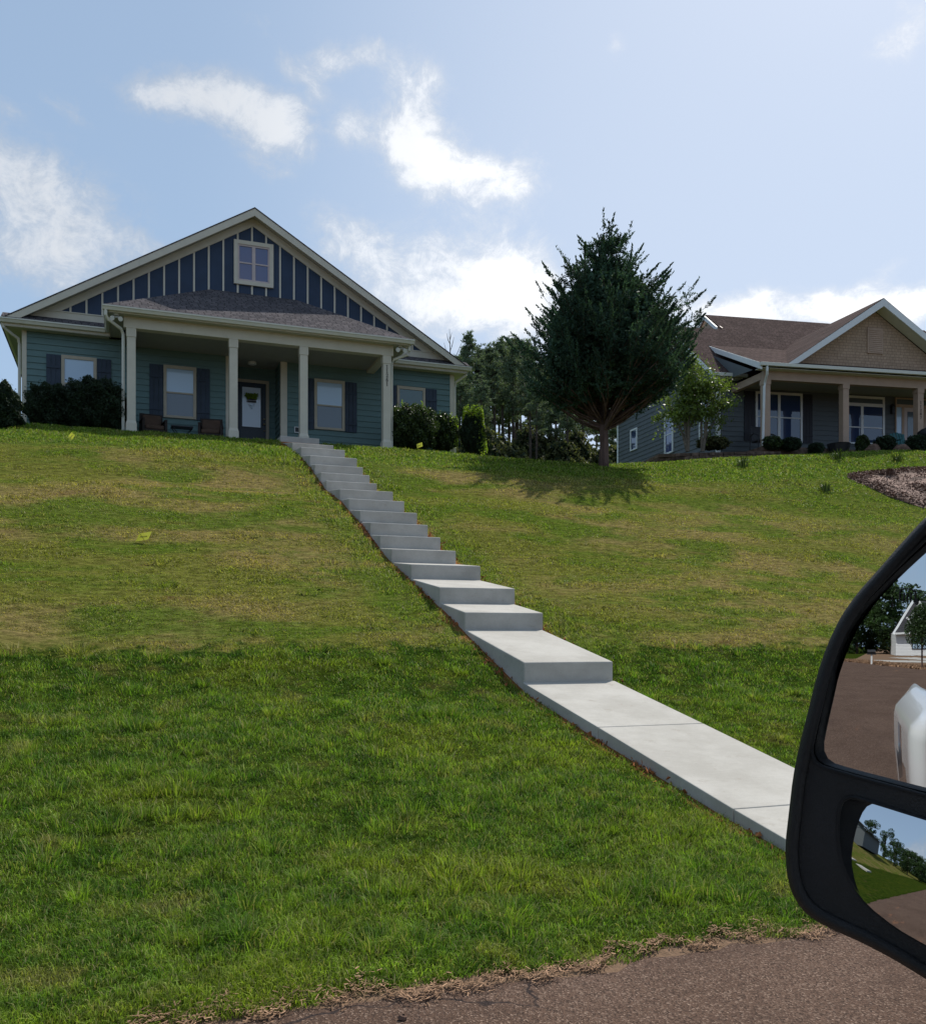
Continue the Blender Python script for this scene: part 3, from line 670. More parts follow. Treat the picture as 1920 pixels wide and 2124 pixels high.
    # twin flood lamps under both porch soffit ends, entry ceiling lamp, wall vent, downspouts
    for d0, n0_ in ((-.24, 26.28), (7.60, 26.30)):
        m = MB(); m.tube([(d0, n0_, 8.64), (d0, n0_, 8.60)], .06, 12); m.tube([(d0-.12, n0_, 8.56), (d0+.12, n0_, 8.56)], .022, 8)
        fl = B(m, 'floodlight', 'white')
        for s_ in (-1, 1):
            m = MB(); m.tube([(d0+s_*.06, n0_, 8.58), (d0+s_*.09, n0_-.05, 8.54), (d0+s_*.10, n0_-.10, 8.50), (d0+s_*.105, n0_-.15, 8.47)], [.02, .035, .058, .062], 12); m.build('lamp_head', M['white'], fl, org, smooth=False)
    m = MB(); m.tube([(3.65, 29.0, 8.52), (3.65, 29.0, 8.46), (3.65, 29.0, 8.44)], [.13, .13, .09], 16); B(m, 'ceiling_lamp', 'white')
    m = MB(); x, z = 4.92, 6.40
    for q in ((x-.08, x+.08, z+.07, z+.09), (x-.08, x+.08, z-.09, z-.07), (x-.08, x-.06, z-.07, z+.07), (x+.06, x+.08, z-.07, z+.07)): m.box(q[0], q[1], NW-.05, NW-.01, q[2], q[3])
    v_ = B(m, 'wall_vent', 'white'); m = MB(); m.box(x-.06, x+.06, NW-.03, NW-.012, z-.07, z+.07); m.build('grille', M['metal'], v_, org)
    downspout(R, [(-.50,26.05,8.66),(-.50,26.05,8.52),(-.44,26.12,8.42),(-.12,26.44,8.30),(-.07,26.5,8.18),(-.07,26.5,5.62),(-.10,26.45,5.52),(-.26,26.3,5.46)], org, M['gutter'])
    downspout(R, [(7.86,26.2,8.66),(7.86,26.2,8.50),(7.82,26.25,8.40),(7.46,26.5,8.28),(7.41,26.56,8.16),(7.41,26.56,5.60),(7.48,26.46,5.5)], org, M['gutter'])
    downspout(R, [(-3.18,28.1,8.66),(-3.16,28.12,8.55),(-2.98,28.3,8.44),(-2.82,28.44,8.36),(-2.79,28.5,8.2),(-2.79,28.5,5.3)], org, M['gutter'])
    downspout(R, [(10.38,28.1,8.66),(10.36,28.12,8.55),(10.24,28.3,8.46),(10.10,28.44,8.36),(10.08,28.5,8.2),(10.08,28.5,5.3)], org, M['gutter'])
    # wreath on the door: hangs there, so a thing of its own
    wo = (3.70, nd-.06, 7.55)
    e = empty('door_wreath', W(*wo), TH); tag(e, 'green and gold crown shaped wreath hanging on the glass of the front door', 'wreath')
    V = []
    for k in range(420):
        a = RNG.uniform(-1, 1); z_ = RNG.uniform(0, 1); xx = a*(.13+.06*z_); zz = -.02+z_*(.10+.06*abs(math.sin(a*9)))
        q = np.array([xx, RNG.uniform(-.05, .0), zz]); u = RNG.normal(size=3)*.022; v = RNG.normal(size=3)*.022; V.append([q-u, q+v, q+u, q-v])
    g = soup('greenery', V, M['vine'], e)
    m = MB()
    for z_ in (-.06, -.13): m.box(-.145, .145, -.035, -.01, z_, z_+.035)
    m.build('band', M['metal'], e)
    m = MB(); m.box(-.015, .03, -.03, -.01, -.33, -.23); m.tube([(0,-.02,-.23),(-.09,-.02,-.19),(-.07,-.02,-.25),(0,-.02,-.23),(.09,-.02,-.19),(.07,-.02,-.25),(0,-.02,-.23)], .007, 5)
    m.build('bow', M['blind'], e)
build_house()

def porch_chair(d, n, z, rz, label):
    e = empty('porch_chair', W(d, n, z), TH+rz); tag(e, label, 'chair', 'wicker armchairs on the teal house porch')
    m = MB(); w2, dp = .34, .62
    m.box(-w2, w2, -.30, .30, .24, .30); m.hexa([(-w2,.22,.30),(w2,.22,.30),(-w2,.27,.30),(w2,.27,.30),(-w2+.03,.34,.86),(w2-.03,.34,.86),(-w2+.03,.39,.86),(w2-.03,.39,.86)])
    m.build('frame', M['wicker'], e, bevel=.01)
    for s_ in (-1, 1):
        m = MB(); x0 = s_*w2-(.035 if s_ > 0 else -.035)-.035
        m.box(x0, x0+.07, -.31, .30, .55, .60); m.box(x0, x0+.07, -.30, -.24, .30, .55); m.box(x0+.02, x0+.05, -.24, .24, .32, .54); m.build('arm', M['wicker'], e, bevel=.008)
        for y in (-.27, .24):
            m = MB(); m.box(x0+.01, x0+.06, y-.025, y+.025, 0, .24); m.build('leg', M['wicker'], e)
    m = MB(); m.box(-w2+.08, w2-.08, -.28, .20, .305, .43); m.build('seat_cushion', M['cushion'], e, bevel=.04)
    m = MB(); m.hexa([(-w2+.08,.12,.435),(w2-.08,.12,.435),(-w2+.08,.22,.435),(w2-.08,.22,.435),(-w2+.09,.20,.80),(w2-.09,.20,.80),(-w2+.09,.31,.80),(w2-.09,.31,.80)]); m.build('back_cushion', M['cushion'], e, bevel=.035)
porch_chair(.72, 27.55, 5.56, rad(8), 'dark wicker armchair with brown cushions by the left porch post')
porch_chair(2.30, 27.55, 5.56, rad(-8), 'dark wicker armchair with brown cushions left of the front door')
def side_table():
    e = empty('side_table', W(1.50, 27.6, 5.56), TH); tag(e, 'small black folding table between the two wicker porch chairs', 'table')
    m = MB(); m.box(-.30, .30, -.2, .2, .46, .49); m.build('tabletop', M['metal'], e, bevel=.005)
    for s_ in (-1, 1):
        for y in (-.17, .17):
            m = MB(); m.tube([(s_*.26, y, .46), (s_*.10, y, .24), (s_*.24, y, 0)], .014, 6); m.build('leg', M['metal'], e)
side_table()

# ------------------------------------------------------------------ the neighbour's house on the right
A1, A2 = rad(11), rad(17)
D2 = Vector((math.cos(A1), math.sin(A1))); S2 = Vector((-math.sin(A2), math.cos(A2))); O2 = Vector((14.87, 36.0))
def W2(u, v, z):
    p = O2+D2*u+S2*v; return (p.x, p.y, z)
def build_house2():
    z0 = 7.3; R = empty('house', (O2.x, O2.y, z0), A1)
    tag(R, 'blue grey house with brown shingle roof and tan shake gable over its porch', 'house')
    cA, sA = math.cos(A1), math.sin(A1)
    def xf(p):
        q = W2(*p); x, y = q[0]-O2.x, q[1]-O2.y; return (cA*x+sA*y, -sA*x+cA*y, q[2]-z0)
    B = lambda m, name, mat, **k: m.build(name, M[mat] if isinstance(mat, str) else mat, R, xf=xf, **k)
    VW = 2.2; uL, uR = -4.03, 9.0; eave = 10.55
    slope = .82; fz = lambda v: eave+.05+slope*(v-1.75)
    apv, apz = 5.5, fz(5.5); bs = (apz-10.78)/(11.9-apv)
    m = MB()
    siding(m, lambda a, o, z: (a, VW-o, z), uL+.1, uR, 7.4, eave, .2)
    def v0(z): return 2.3 if z < eave else 1.75+(z-eave-.05)/slope+.12
    def v1(z): return 11.1 if z < 10.85 else 11.9-(z-10.78)/bs-.12
    siding(m, lambda a, o, z: (uL-o, a, z), v0, v1, 6.6, apz-.12, .2)
    m.box(uL+.05, uR, 11.0, 11.08, 6.6, eave)
    m.box(uR-.05, uR, 2.3, 11.0, 6.6, eave)
    # cheek wall beside the porch shed roof
    m.face([(-3.72, .3, 10.34), (-3.72, 3.6, 11.95), (-3.72, 3.0, 11.2), (-3.72, 2.2, 10.45)])
    B(m, 'wall', 'bluesiding')
    m = MB(); m.box(uL-.03, uL+.10, VW-.03, VW+.12, 6.8, eave); B(m, 'corner_board', 'white')
    m = MB(); m.box(uL-.03, uL+.08, 11.02, 11.15, 6.6, 10.78); B(m, 'corner_board', 'white')
    # roofs
    m = MB(); ve = 1.75
    m.prism([(uL-.42, ve, eave+.05), (uR+.4, ve, eave+.05), (uR+.4, apv, apz), (uL-.42, apv, apz)], (0, 0, -.04))
    m.prism([(uL-.42, apv, apz), (uR+.4, apv, apz), (uR+.4, 11.9, 10.78), (uL-.42, 11.9, 10.78)], (0, 0, -.04))
    rv, rz = 6.85, fz(6.85); gl = -1.85
    m.prism([(gl, apv-.3, fz(apv-.3)+.004), (uR+.4, apv-.3, fz(apv-.3)+.004), (uR+.4, rv, rz), (gl, rv, rz)], (0, 0, -.04))
    m.prism([(gl, rv, rz), (uR+.4, rv, rz), (uR+.4, 11.0, 11.2), (gl, 11.0, 11.2)], (0, 0, -.04))
    # porch shed roof and its cross gable
    sf = (4.05, 12.46)
    m.prism([(-3.84, -.42, 10.42), (7.5, -.42, 10.42), (7.5, sf[0], sf[1]), (-3.36, sf[0], sf[1])], (0, 0, -.04))
    ga, gz, hw = 1.30, 13.20, 4.05
    gs = (gz-10.42)/hw
    for s_ in (-1, 1):
        m.prism([(ga, -.45, gz), (ga+s_*hw, -.45, 10.43), (ga+s_*hw, .6, 10.43), (ga, 5.4, gz)], (0, 0, -.04))
    B(m, 'roof', 'brownshingle')
    m = MB(); m.prism([(gl+.06, rv-1.25, rz-1.0), (gl+.06, rv+1.3, rz-1.0), (gl+.06, rv, rz-.1)], (.05, 0, 0)); 
    B(m, 'gablet_panel', 'tan')
    m = MB()
    for s_ in (-1, 1):
        y = -.46-(.003 if s_ > 0 else 0)
        m.prism([(ga, y, gz-.03), (ga+s_*hw, y, 10.42), (ga+s_*(hw-.42), y, 10.46), (ga, y, gz-.32)], (0, .05, 0))
    m.prism([(-3.86, -.44, 10.40), (-3.40, 4.02, 12.42), (-3.40, 4.02, 12.22), (-3.86, -.44, 10.16)], (.05, 0, 0))
    # side gable rakes
    m.prism([(uL-.45, ve, eave+.02), (uL-.45, apv, apz-.03), (uL-.45, apv, apz-.28), (uL-.45, ve, eave-.18)], (.05, 0, 0))
    m.prism([(uL-.449, apv, apz-.03), (uL-.449, 11.9, 10.75), (uL-.449, 11.9, 10.52), (uL-.449, apv, apz-.28)], (.05, 0, 0))
    m.prism([(gl-.12, rv, rz-.02), (gl-.12, rv-1.1, rz-.92), (gl-.12, rv-1.1, rz-1.1), (gl-.12, rv, rz-.22)], (.05, 0, 0))
    m.prism([(gl-.119, rv, rz-.02), (gl-.119, rv+1.1, rz-.92), (gl-.119, rv+1.1, rz-1.1), (gl-.119, rv, rz-.22)], (.05, 0, 0))
    B(m, 'rake_board', 'white')
    m = MB()
    m.prism([(uL-.42, ve, eave-.14), (uL-.42, apv, apz-.24), (uL-.42, apv, apz-.26), (uL-.42, ve, eave-.16)], (.42, 0, 0))
    m.prism([(uL-.42, apv, apz-.24), (uL-.42, 11.9, 10.56), (uL-.42, 11.9, 10.54), (uL-.42, apv, apz-.26)], (.42, 0, 0))
    m.box(uL-.4, -3.2, ve+.03, VW-.02, eave-.12, eave-.10)
    m.box(-3.80, 7.4, -.36, .0, 10.24, 10.26)
    for s_ in (-1, 1):
        m.prism([(ga, -.41, gz-.27), (ga+s_*(hw-.45), -.41, 10.50), (ga+s_*(hw-.45), .08, 10.50), (ga, .08, gz-.27)], (0, 0, -.02))
    B(m, 'soffit', 'gutter')
    m = MB(); tz = gz-.30; b = 10.52
    m.prism([(ga-(tz-b)/gs, .1, b), (ga+(tz-b)/gs, .1, b), (ga, .1, tz)], (0, .06, 0)); B(m, 'gable_panel', 'tanshake')
    m = MB()                                          # louvred vent
    m.box(1.0, 1.68, .05, .1, 11.2, 12.2)
    for k in range(12): m.hexa([(1.06,.03,11.26+k*.075),(1.62,.03,11.26+k*.075),(1.06,.055,11.26+k*.075),(1.62,.055,11.26+k*.075),(1.06,.045,11.31+k*.075),(1.62,.045,11.31+k*.075),(1.06,.055,11.31+k*.075),(1.62,.055,11.31+k*.075)])
    B(m, 'gable_vent', 'tan')
    for q in ((-3.9, 7.5, -.52, -.40, 10.29, 10.42), (uL-.45, -3.05, 1.64, 1.76, eave-.09, eave+.045), (uL-.45, uR+.4, 11.9, 12.0, 10.6, 10.75)):
        m = MB(); m.box(*q); B(m, 'gutter', 'gutter', bevel=.012)
    m = MB(); m.box(-3.45, 7.3, -.02, .18, 9.98, 10.24); m.box(-3.452, 7.3, -.04, .20, 9.90, 9.98); B(m, 'porch_beam', 'tan')
    m = MB(); m.box(-3.45, -3.25, .2, VW-.02, 9.95, 10.22); B(m, 'side_beam', 'tan')
    m = MB(); m.box(-3.4, 7.3, .18, VW-.02, 10.16, 10.18); B(m, 'porch_ceiling', 'darksoffit')
    m = MB(); m.box(-3.5, 7.4, -.05, VW, 6.9, 7.36); B(m, 'porch_floor', 'stone')
    for u in (-3.33, 0.0, 3.27, 6.6):
        m = MB(); h = .125; m.box(u-h, u+h, .09-h, .09+h, 7.3, 9.72); m.box(u-h-.02, u+h+.02, .09-h-.02, .09+h+.02, 9.72, 9.90); B(m, 'porch_post', 'tan')
    numbers(R, '11287', 3.27, 9.40, .11, .15, lambda x, o, z: (x, .09-.125-o, z), (0,0,0), xf)
    pb = lambda x, o, z: (x, VW-.016-o, z)
    wk = dict(xf=xf)
    window(R, pb, -2.40, -.32, 8.05, 10.06, M['white'], M['blueglass'], M['blueglass'], .5, cols=2, **wk)
    for s0, s1 in ((-2.90, -2.42), (-.30, .14)): shutter(R, pb, s0, s1, 8.03, 10.05, M['blackshutter'], (0,0,0), xf)
    window(R, pb, 1.36, 3.45, 8.1, 10.10, M['white'], M['blueglass'], M['blueglass'], .42, cols=2, transom=.20, **wk)
    # entry: transom, side lights and door
    m = MB()
    for q in ((3.95,4.0,7.45,10.12), (4.25,4.36,7.45,9.75), (5.28,5.39,7.45,9.75), (5.62,5.68,7.45,10.12), (4.0,5.62,10.06,10.12), (4.0,5.62,9.72,9.84)): m.box(q[0], q[1], VW-.07, VW-.01, q[2], q[3])
    m.box(4.0, 4.25, VW-.06, VW-.01, 7.45, 8.3); m.box(5.39, 5.62, VW-.06, VW-.01, 7.45, 8.3)
    fr = B(m, 'door_frame', 'tan')
    for q, mt in (((4.0,4.25,8.3,9.72), 'blind'), ((5.39,5.62,8.3,9.72), 'blind'), ((4.0,5.62,9.84,10.06), 'darkglass')):
        m = MB(); m.box(q[0], q[1], VW-.045, VW-.02, q[2], q[3]); m.build('side_light', M[mt], fr, xf=xf)
    m = MB(); m.box(4.36, 5.28, VW-.05, VW-.02, 7.46, 9.72); dr = B(m, 'door', 'pinktrim')
    m = MB(); m.box(4.52, 5.12, VW-.062, VW-.05, 8.35, 9.55); m.build('door_glass', M['darkglass'], dr, xf=xf)
    m = MB(); m.tube([(5.18, VW-.06, 8.45), (5.18, VW-.12, 8.45)], .03, 8); m.build('door_knob', M['brass'], dr, xf=xf)
    m = MB(); m.box(3.72, 3.84, VW-.16, VW-.04, 9.42, 9.72); m.hexa([(3.70,VW-.18,9.72),(3.86,VW-.18,9.72),(3.70,VW-.02,9.72),(3.86,VW-.02,9.72),(3.77,VW-.11,9.84),(3.79,VW-.11,9.84),(3.77,VW-.09,9.84),(3.79,VW-.09,9.84)]); B(m, 'wall_lantern', 'metal')
    ps = lambda x, o, z: (uL-.016-o, x, z)
    window(R, ps, 9.0, 9.68, 9.0, 10.02, M['white'], M['blueglass'], M['blueglass'], 0, tw=.07, **wk)
    window(R, ps, 5.65, 6.40, 8.2, 9.95, M['white'], M['bluepane'], M['bluepane'], .5, tw=.09, **wk)
    window(R, ps, 2.72, 3.52, 8.2, 9.95, M['white'], M['bluepane'], M['darkglass'], .5, tw=.08, **wk)
    downspout(R, [(-3.62,-.46,10.3),(-3.62,-.46,10.1),(-3.58,-.40,10.0),(-3.48,-.12,9.78),(-3.50,-.1,9.6),(-3.56,-.10,7.35)], (0,0,0), M['white'], xf)
    # things on the porch and in front of it
    def place(name, label, cat, u, v, z, group=None):
        e = empty(name, W2(u, v, z), A1); tag(e, label, cat, group); return e
    e = place('lounge_chair', 'dark curved lounge chair behind the tan post beside the white downspout', 'chair', -2.85, 1.0, 7.45)
    m = MB(); m.box(-.32, .32, -.3, .3, .30, .38); m.build('seat', M['metal'], e, bevel=.02)
    m = MB(); m.hexa([(-.34,.25,.36),(.34,.25,.36),(-.34,.33,.36),(.34,.33,.36),(-.26,.45,1.0),(.26,.45,1.0),(-.26,.52,1.0),(.26,.52,1.0)]); m.build('backrest', M['metal'], e, bevel=.03)
    for s_ in (-1, 1):
        m = MB(); m.tube([(s_*.36,-.33,0),(s_*.36,-.33,.5),(s_*.38,.0,.62),(s_*.36,.32,.55),(s_*.34,.38,0)], .025, 6); m.build('arm', M['metal'], e)
    e = place('garden_chair', 'teal slatted chair beside the front door of the right house', 'chair', 3.45, 1.1, 7.45)
    m = MB(); m.box(-.3, .3, -.3, .3, .36, .42)
    for k in range(5): m.hexa([(-.3+k*.125,.22,.42),(-.2+k*.125,.22,.42),(-.3+k*.125,.25,.42),(-.2+k*.125,.25,.42),(-.33+k*.14,.42,1.05-.03*abs(k-2)),(-.22+k*.14,.42,1.05-.03*abs(k-2)),(-.33+k*.14,.45,1.05-.03*abs(k-2)),(-.22+k*.14,.45,1.05-.03*abs(k-2))])
    m.build('seat', M['teal2'], e)
    for s_ in (-1, 1):
        m = MB(); m.box(s_*.36-.05, s_*.36+.05, -.36, .3, .58, .61); m.box(s_*.36-.02, s_*.36+.02, -.34, -.28, 0, .58); m.box(s_*.36-.02, s_*.36+.02, .2, .26, 0, .58); m.build('arm', M['teal2'], e)
    e = place('grill', 'black domed grill with shiny lids behind the round shrubs', 'grill', 3.05, -.6, 7.3)
    m = MB(); m.tube([(0,0,.55),(0,0,.6),(0,0,.75),(0,0,.86),(0,0,.9)], [.30,.36,.34,.2,.03], 18); m.build('lid', M['plastic'], e, smooth=True)
    m = MB(); m.tube([(0,0,.25),(0,0,.3),(0,0,.45),(0,0,.54)], [.05,.22,.34,.36], 18); m.build('bowl', M['plastic'], e, smooth=True)
    m = MB(); m.tube([(0,0,.9),(0,0,.93)], [.08,.07], 12); m.build('handle', M['chrome'], e)
    for k in range(3):
        a = k*2.1; m = MB(); m.tube([(.2*math.cos(a), .2*math.sin(a), .32), (.34*math.cos(a), .34*math.sin(a), 0)], .02, 6); m.build('leg', M['metal'], e)
    e = place('planter', 'dark planter tub behind the second tan post of the right house', 'planter', -.55, -.35, 7.0)
    m = MB(); m.tube([(0,0,0),(0,0,.05),(0,0,.42),(0,0,.48)], [.28,.32,.42,.44], 14); m.build('pot', M['metal'], e)
build_house2()

# ------------------------------------------------------------------ grass
def rotz(V):                                          # (d, n, z) -> world
    V = np.asarray(V); return np.stack([ct*V[..., 0]-st*V[..., 1], st*V[..., 0]+ct*V[..., 1], V[..., 2]], -1)
def sample_view(n, Z0, Z1, rl=-.60, rr=.60, marg=.7):
    """ground spots spread with the distance from the street: dense close by, thin far off"""
    r = RNG.uniform(rl, rr, n); Z = np.exp(RNG.uniform(math.log(Z0), math.log(Z1), n)); X = r*Z+RNG.uniform(-marg, marg, n)
    return ct*X+st*Z, -st*X+ct*Z, Z
_T = RNG.uniform(0, 1, (512, 512))
def vn(d, n, s_, sx=1.0):                             # value noise in street coordinates, patch size s_ metres
    x = np.asarray(d)/s_/sx+300.3; y = np.asarray(n)/s_+300.7; xi = np.floor(x).astype(int); yi = np.floor(y).astype(int); fx = x-xi; fy = y-yi; fx = fx*fx*(3-2*fx); fy = fy*fy*(3-2*fy)
    g = lambda a, b: _T[a % 512, b % 512]
    return (g(xi, yi)*(1-fx)+g(xi+1, yi)*fx)*(1-fy)+(g(xi, yi+1)*(1-fx)+g(xi+1, yi+1)*fx)*fy
def on_walk(d, n, pad=.04): return (d > WL-pad) & (d < WR+pad) & (n < 26.3)
MU = None
def in_mulch(d, n):
    if MU is None: return np.zeros(len(d), bool)
    P = MU; inside = np.zeros(len(d), bool); j = len(P)-1
    for i in range(len(P)):
        (xi, yi), (xj, yj) = P[i], P[j]
        c = ((yi > n) != (yj > n)) & (d < (xj-xi)*(n-yi)/((yj-yi)+1e-9)+xi); inside ^= c; j = i
    return inside
def blades(d, n, h, w_, lean=.5, seg=2, sink=.005, az=None):
    k = len(d); z = G(d, n)-sink; base = np.stack([d, n, z], -1)
    a = RNG.uniform(0, 2*math.pi, k) if az is None else az; fa = RNG.uniform(0, math.pi, k)
    dirv = np.stack([np.cos(a), np.sin(a), np.zeros(k)], -1); side = np.stack([np.cos(fa), np.sin(fa), np.zeros(k)], -1)*w_[:, None]*.5
    L = (lean*RNG.uniform(.15, 1.3, k))[:, None]; H = h[:, None]; up = np.array([0, 0, 1.0])
    mid = base+up*H*.55+dirv*H*L*.35; tip = base+up*H*(1-.35*L)+dirv*H*L*1.0
    if seg == 1: return np.stack([base-side, base+side, tip], 1)
    return (np.stack([base-side, base+side, mid+side*.75, mid-side*.75], 1), np.stack([mid-side*.75, mid+side*.75, tip], 1))
def blade_mesh(name, parts, label, cat='grass', group=None):
    """parts: list of (quads, tips) whose blades stay welded so that each blade is one island"""
    Q = np.concatenate([p[0] for p in parts]); T = np.concatenate([p[1] for p in parts]); k = len(Q)
    V = np.concatenate([Q, T[:, 2:3]], 1).reshape(-1, 3).astype(np.float32)     # 5 verts per blade
    b = (np.arange(k)*5)[:, None]
    tri = np.concatenate([b+0, b+1, b+2, b+0, b+2, b+3, b+3, b+2, b+4], 1).astype(np.int32).ravel()
    me = bpy.data.meshes.new(name); me.vertices.add(len(V)); me.vertices.foreach_set('co', V.ravel())
    me.loops.add(len(tri)); me.loops.foreach_set('vertex_index', tri); me.polygons.add(k*3)
    me.polygons.foreach_set('loop_start', np.arange(0, k*9, 3, dtype=np.int32)); me.materials.append(M['blade']); me.update(calc_edges=True)
    o = bpy.data.objects.new(name, me); C.objects.link(o); o.rotation_euler = (0, 0, TH); tag(o, label, cat, group, 'stuff'); return o
# the mulch island on the right slope
mp = [(1754,988),(1772,982),(1800,979),(1850,975),(1925,970),(2060,968),(2060,1110),(1960,1072),(1920,1056),(1880,1044),(1850,1034),(1820,1020),(1795,1008),(1768,998)]
MU = [ghit(x, y) for x, y in mp]
def build_grass():
    # long rough verge
    d, n, Z = sample_view(590000, 3.1, 12.5); ok = (n > edge_n(d)+.035+.14*(vn(d, n, .25)-.5)+.1*(vn(d, n, .8)-.5)) & (n < 10.45+.10*np.sin(d*2.3)) & ~on_walk(d, n)
    cl = (vn(d, n, .35)+vn(d, n, .12)*.9+vn(d, n, .9)*.9)/2.8*6-3
    keep = ok & (RNG.uniform(0, 1, len(d)) < .74+.22*cl); d, n, Z, cl = d[keep], n[keep], Z[keep], cl[keep]
    h = (.040+.013*np.clip(cl, -.6, 2))*RNG.uniform(.45, 1.5, len(d)); wd = np.maximum(.0042, Z/925*.62)*RNG.uniform(.7, 1.3, len(d))
    p1 = [blades(d, n, np.maximum(h, .018), wd, 1.0)]
    blade_mesh('lawn_grass', p1, 'long rough green grass of the verge between the road and the mown slope')
    # tall tussocks in the verge, each one coarse clump of the rough grass
    P = []
    tn = 300; td, tt, tz = sample_view(tn*2, 4.2, 12.5); ok = (tt > 4.1) & (tt < 10.3) & ~on_walk(td, tt, .15); td, tt, tz = td[ok][:tn], tt[ok][:tn], tz[ok][:tn]
    for i in range(len(td)):
        k = int(RNG.integers(50, 130)); r = RNG.uniform(.05, .15); a = RNG.uniform(0, 2*math.pi, k); q = r*np.sqrt(RNG.uniform(0, 1, k))
        h = RNG.uniform(.06, .14)*RNG.uniform(.5, 1.15, k)
        P.append(blades(td[i]+q*np.cos(a), tt[i]+q*np.sin(a), h, np.full(k, max(.005, tz[i]/925*.7)), .9, az=a+RNG.normal(0, .5, k)))
    blade_mesh('grass_tussocks', P, 'coarse dark tussocks standing up out of the rough verge grass')
    # mown slope and the lush top
    d, n, Z = sample_view(640000, 9.8, 40, -.62, .60, 1.2)
    edge = 10.15+.12*np.sin(d*2.3)
    ok = (n > edge) & (n < 30+.0*d) & ~on_walk(d, n) & ~in_mulch(d, n) & ~((n > 26.2) & (d > -2.9) & (d < 10.1)) & (n < 36-0*d)
    top = sstep(n+.8*np.sin(d*.7)+.5*np.sin(d*2.1), 20.9, 22.5)
    side = sstep(d, 12, 22)*sstep(n, 15, 21)
    nearw = (np.abs(d-4.5) < 1.2)
    hk = .024+.034*np.maximum(top, side*.7)+.018*nearw
    cv = (vn(d, n, .22, 1.8)+vn(d, n, .6, 1.6))/2
    hk = hk*(.35+1.35*cv); keep = ok & (RNG.uniform(0, 1, len(d)) < .35+1.1*cv); d, n, Z, hk = d[keep], n[keep], Z[keep], hk[keep]
    h = hk*RNG.uniform(.5, 1.5, len(d)); wd = np.maximum(.005, Z/925*.8)*RNG.uniform(.7, 1.2, len(d))
    blade_mesh('mown_grass', [blades(d, n, h, wd, 1.3)], 'short half dormant grass of the mown slope with greener patches at its top')
    # low weeds and clumps scattered in the mown slope
    P = []; tn = 260; td, tt, tz = sample_view(tn*3, 10.5, 34, -.6, .6); ok = (tt > 10.6) & (tt < 25.5) & ~on_walk(td, tt, .15) & ~in_mulch(td, tt)
    for x, y in zip(td[ok][:tn], tt[ok][:tn]):
        k = 40; a = RNG.uniform(0, 2*math.pi, k); q = RNG.uniform(.08, .30)*np.sqrt(RNG.uniform(0, 1, k))
        P.append(blades(x+q*np.cos(a)*1.6, y+q*np.sin(a)*.7, RNG.uniform(.04, .075)*RNG.uniform(.6, 1.2, k), np.full(k, .016), .9))
    blade_mesh('weeds', P, 'small weedy clumps scattered over the mown slope', 'weeds')
build_grass()
def clump(name, label, x, y, hgt, wid, k, mat, group=None, cat='plant'):
    d, n = ghit(x, y); z = float(G(d, n)); e = None
    a = RNG.uniform(0, 2*math.pi, k); q = wid*.25*np.sqrt(RNG.uniform(0, 1, k)); ln = RNG.uniform(.2, 1, k)
    b = np.stack([q*np.cos(a), q*np.sin(a), np.full(k, -.03)], -1); o_ = np.stack([np.cos(a), np.sin(a), np.zeros(k)], -1)
    hh = hgt*RNG.uniform(.6, 1.05, k); tip = b+o_*(wid*.5*ln)[:, None]; tip[:, 2] = hh*(1-.3*ln); mid = b+o_*(wid*.17*ln)[:, None]; mid[:, 2] = hh*.6
    s_ = np.stack([-np.sin(a), np.cos(a), np.zeros(k)], -1)*.014
    V = np.concatenate([np.stack([b-s_, b+s_, mid+s_*.8, mid-s_*.8], 1), np.stack([mid-s_*.8, mid+s_*.8, tip, tip], 1)])
    o = soup(name, V, M[mat]); o.location = W(d, n, z); o.rotation_euler = (0, 0, TH); tag(o, label, cat, group)
clump('ornamental_grass', 'pale strappy grass clump at the lawn edge left of the second tan post', 1662, 938, .75, 1.0, 90, 'privet', 'strappy clumps by the right house')
clump('ornamental_grass', 'shorter strappy clump at the lawn edge right below the second tan post', 1718, 938, .36, .6, 60, 'privet', 'strappy clumps by the right house')
clump('ornamental_grass', 'strappy clump standing in the lawn in front of the second tan post', 1738, 952, .38, .8, 60, 'privet', 'strappy clumps by the right house')
clump('ornamental_grass', 'strappy clump in the lawn nearest the retaining wall', 1541, 968, .42, .6, 50, 'privet', 'strappy clumps by the right house')
clump('ornamental_grass', 'low strappy clump below the right end of the porch', 1861, 957, .3, .6, 50, 'privet', 'strappy clumps by the right house')
clump('ornamental_grass', 'faint strappy clump low on the slope left of the mulch', 1712, 1018, .28, .5, 40, 'privet', 'strappy clumps by the right house')
clump('twiggy_plant', 'bare purplish twiggy plant in the mulch bed', 1840, 988, .34, .9, 70, 'bark', None)

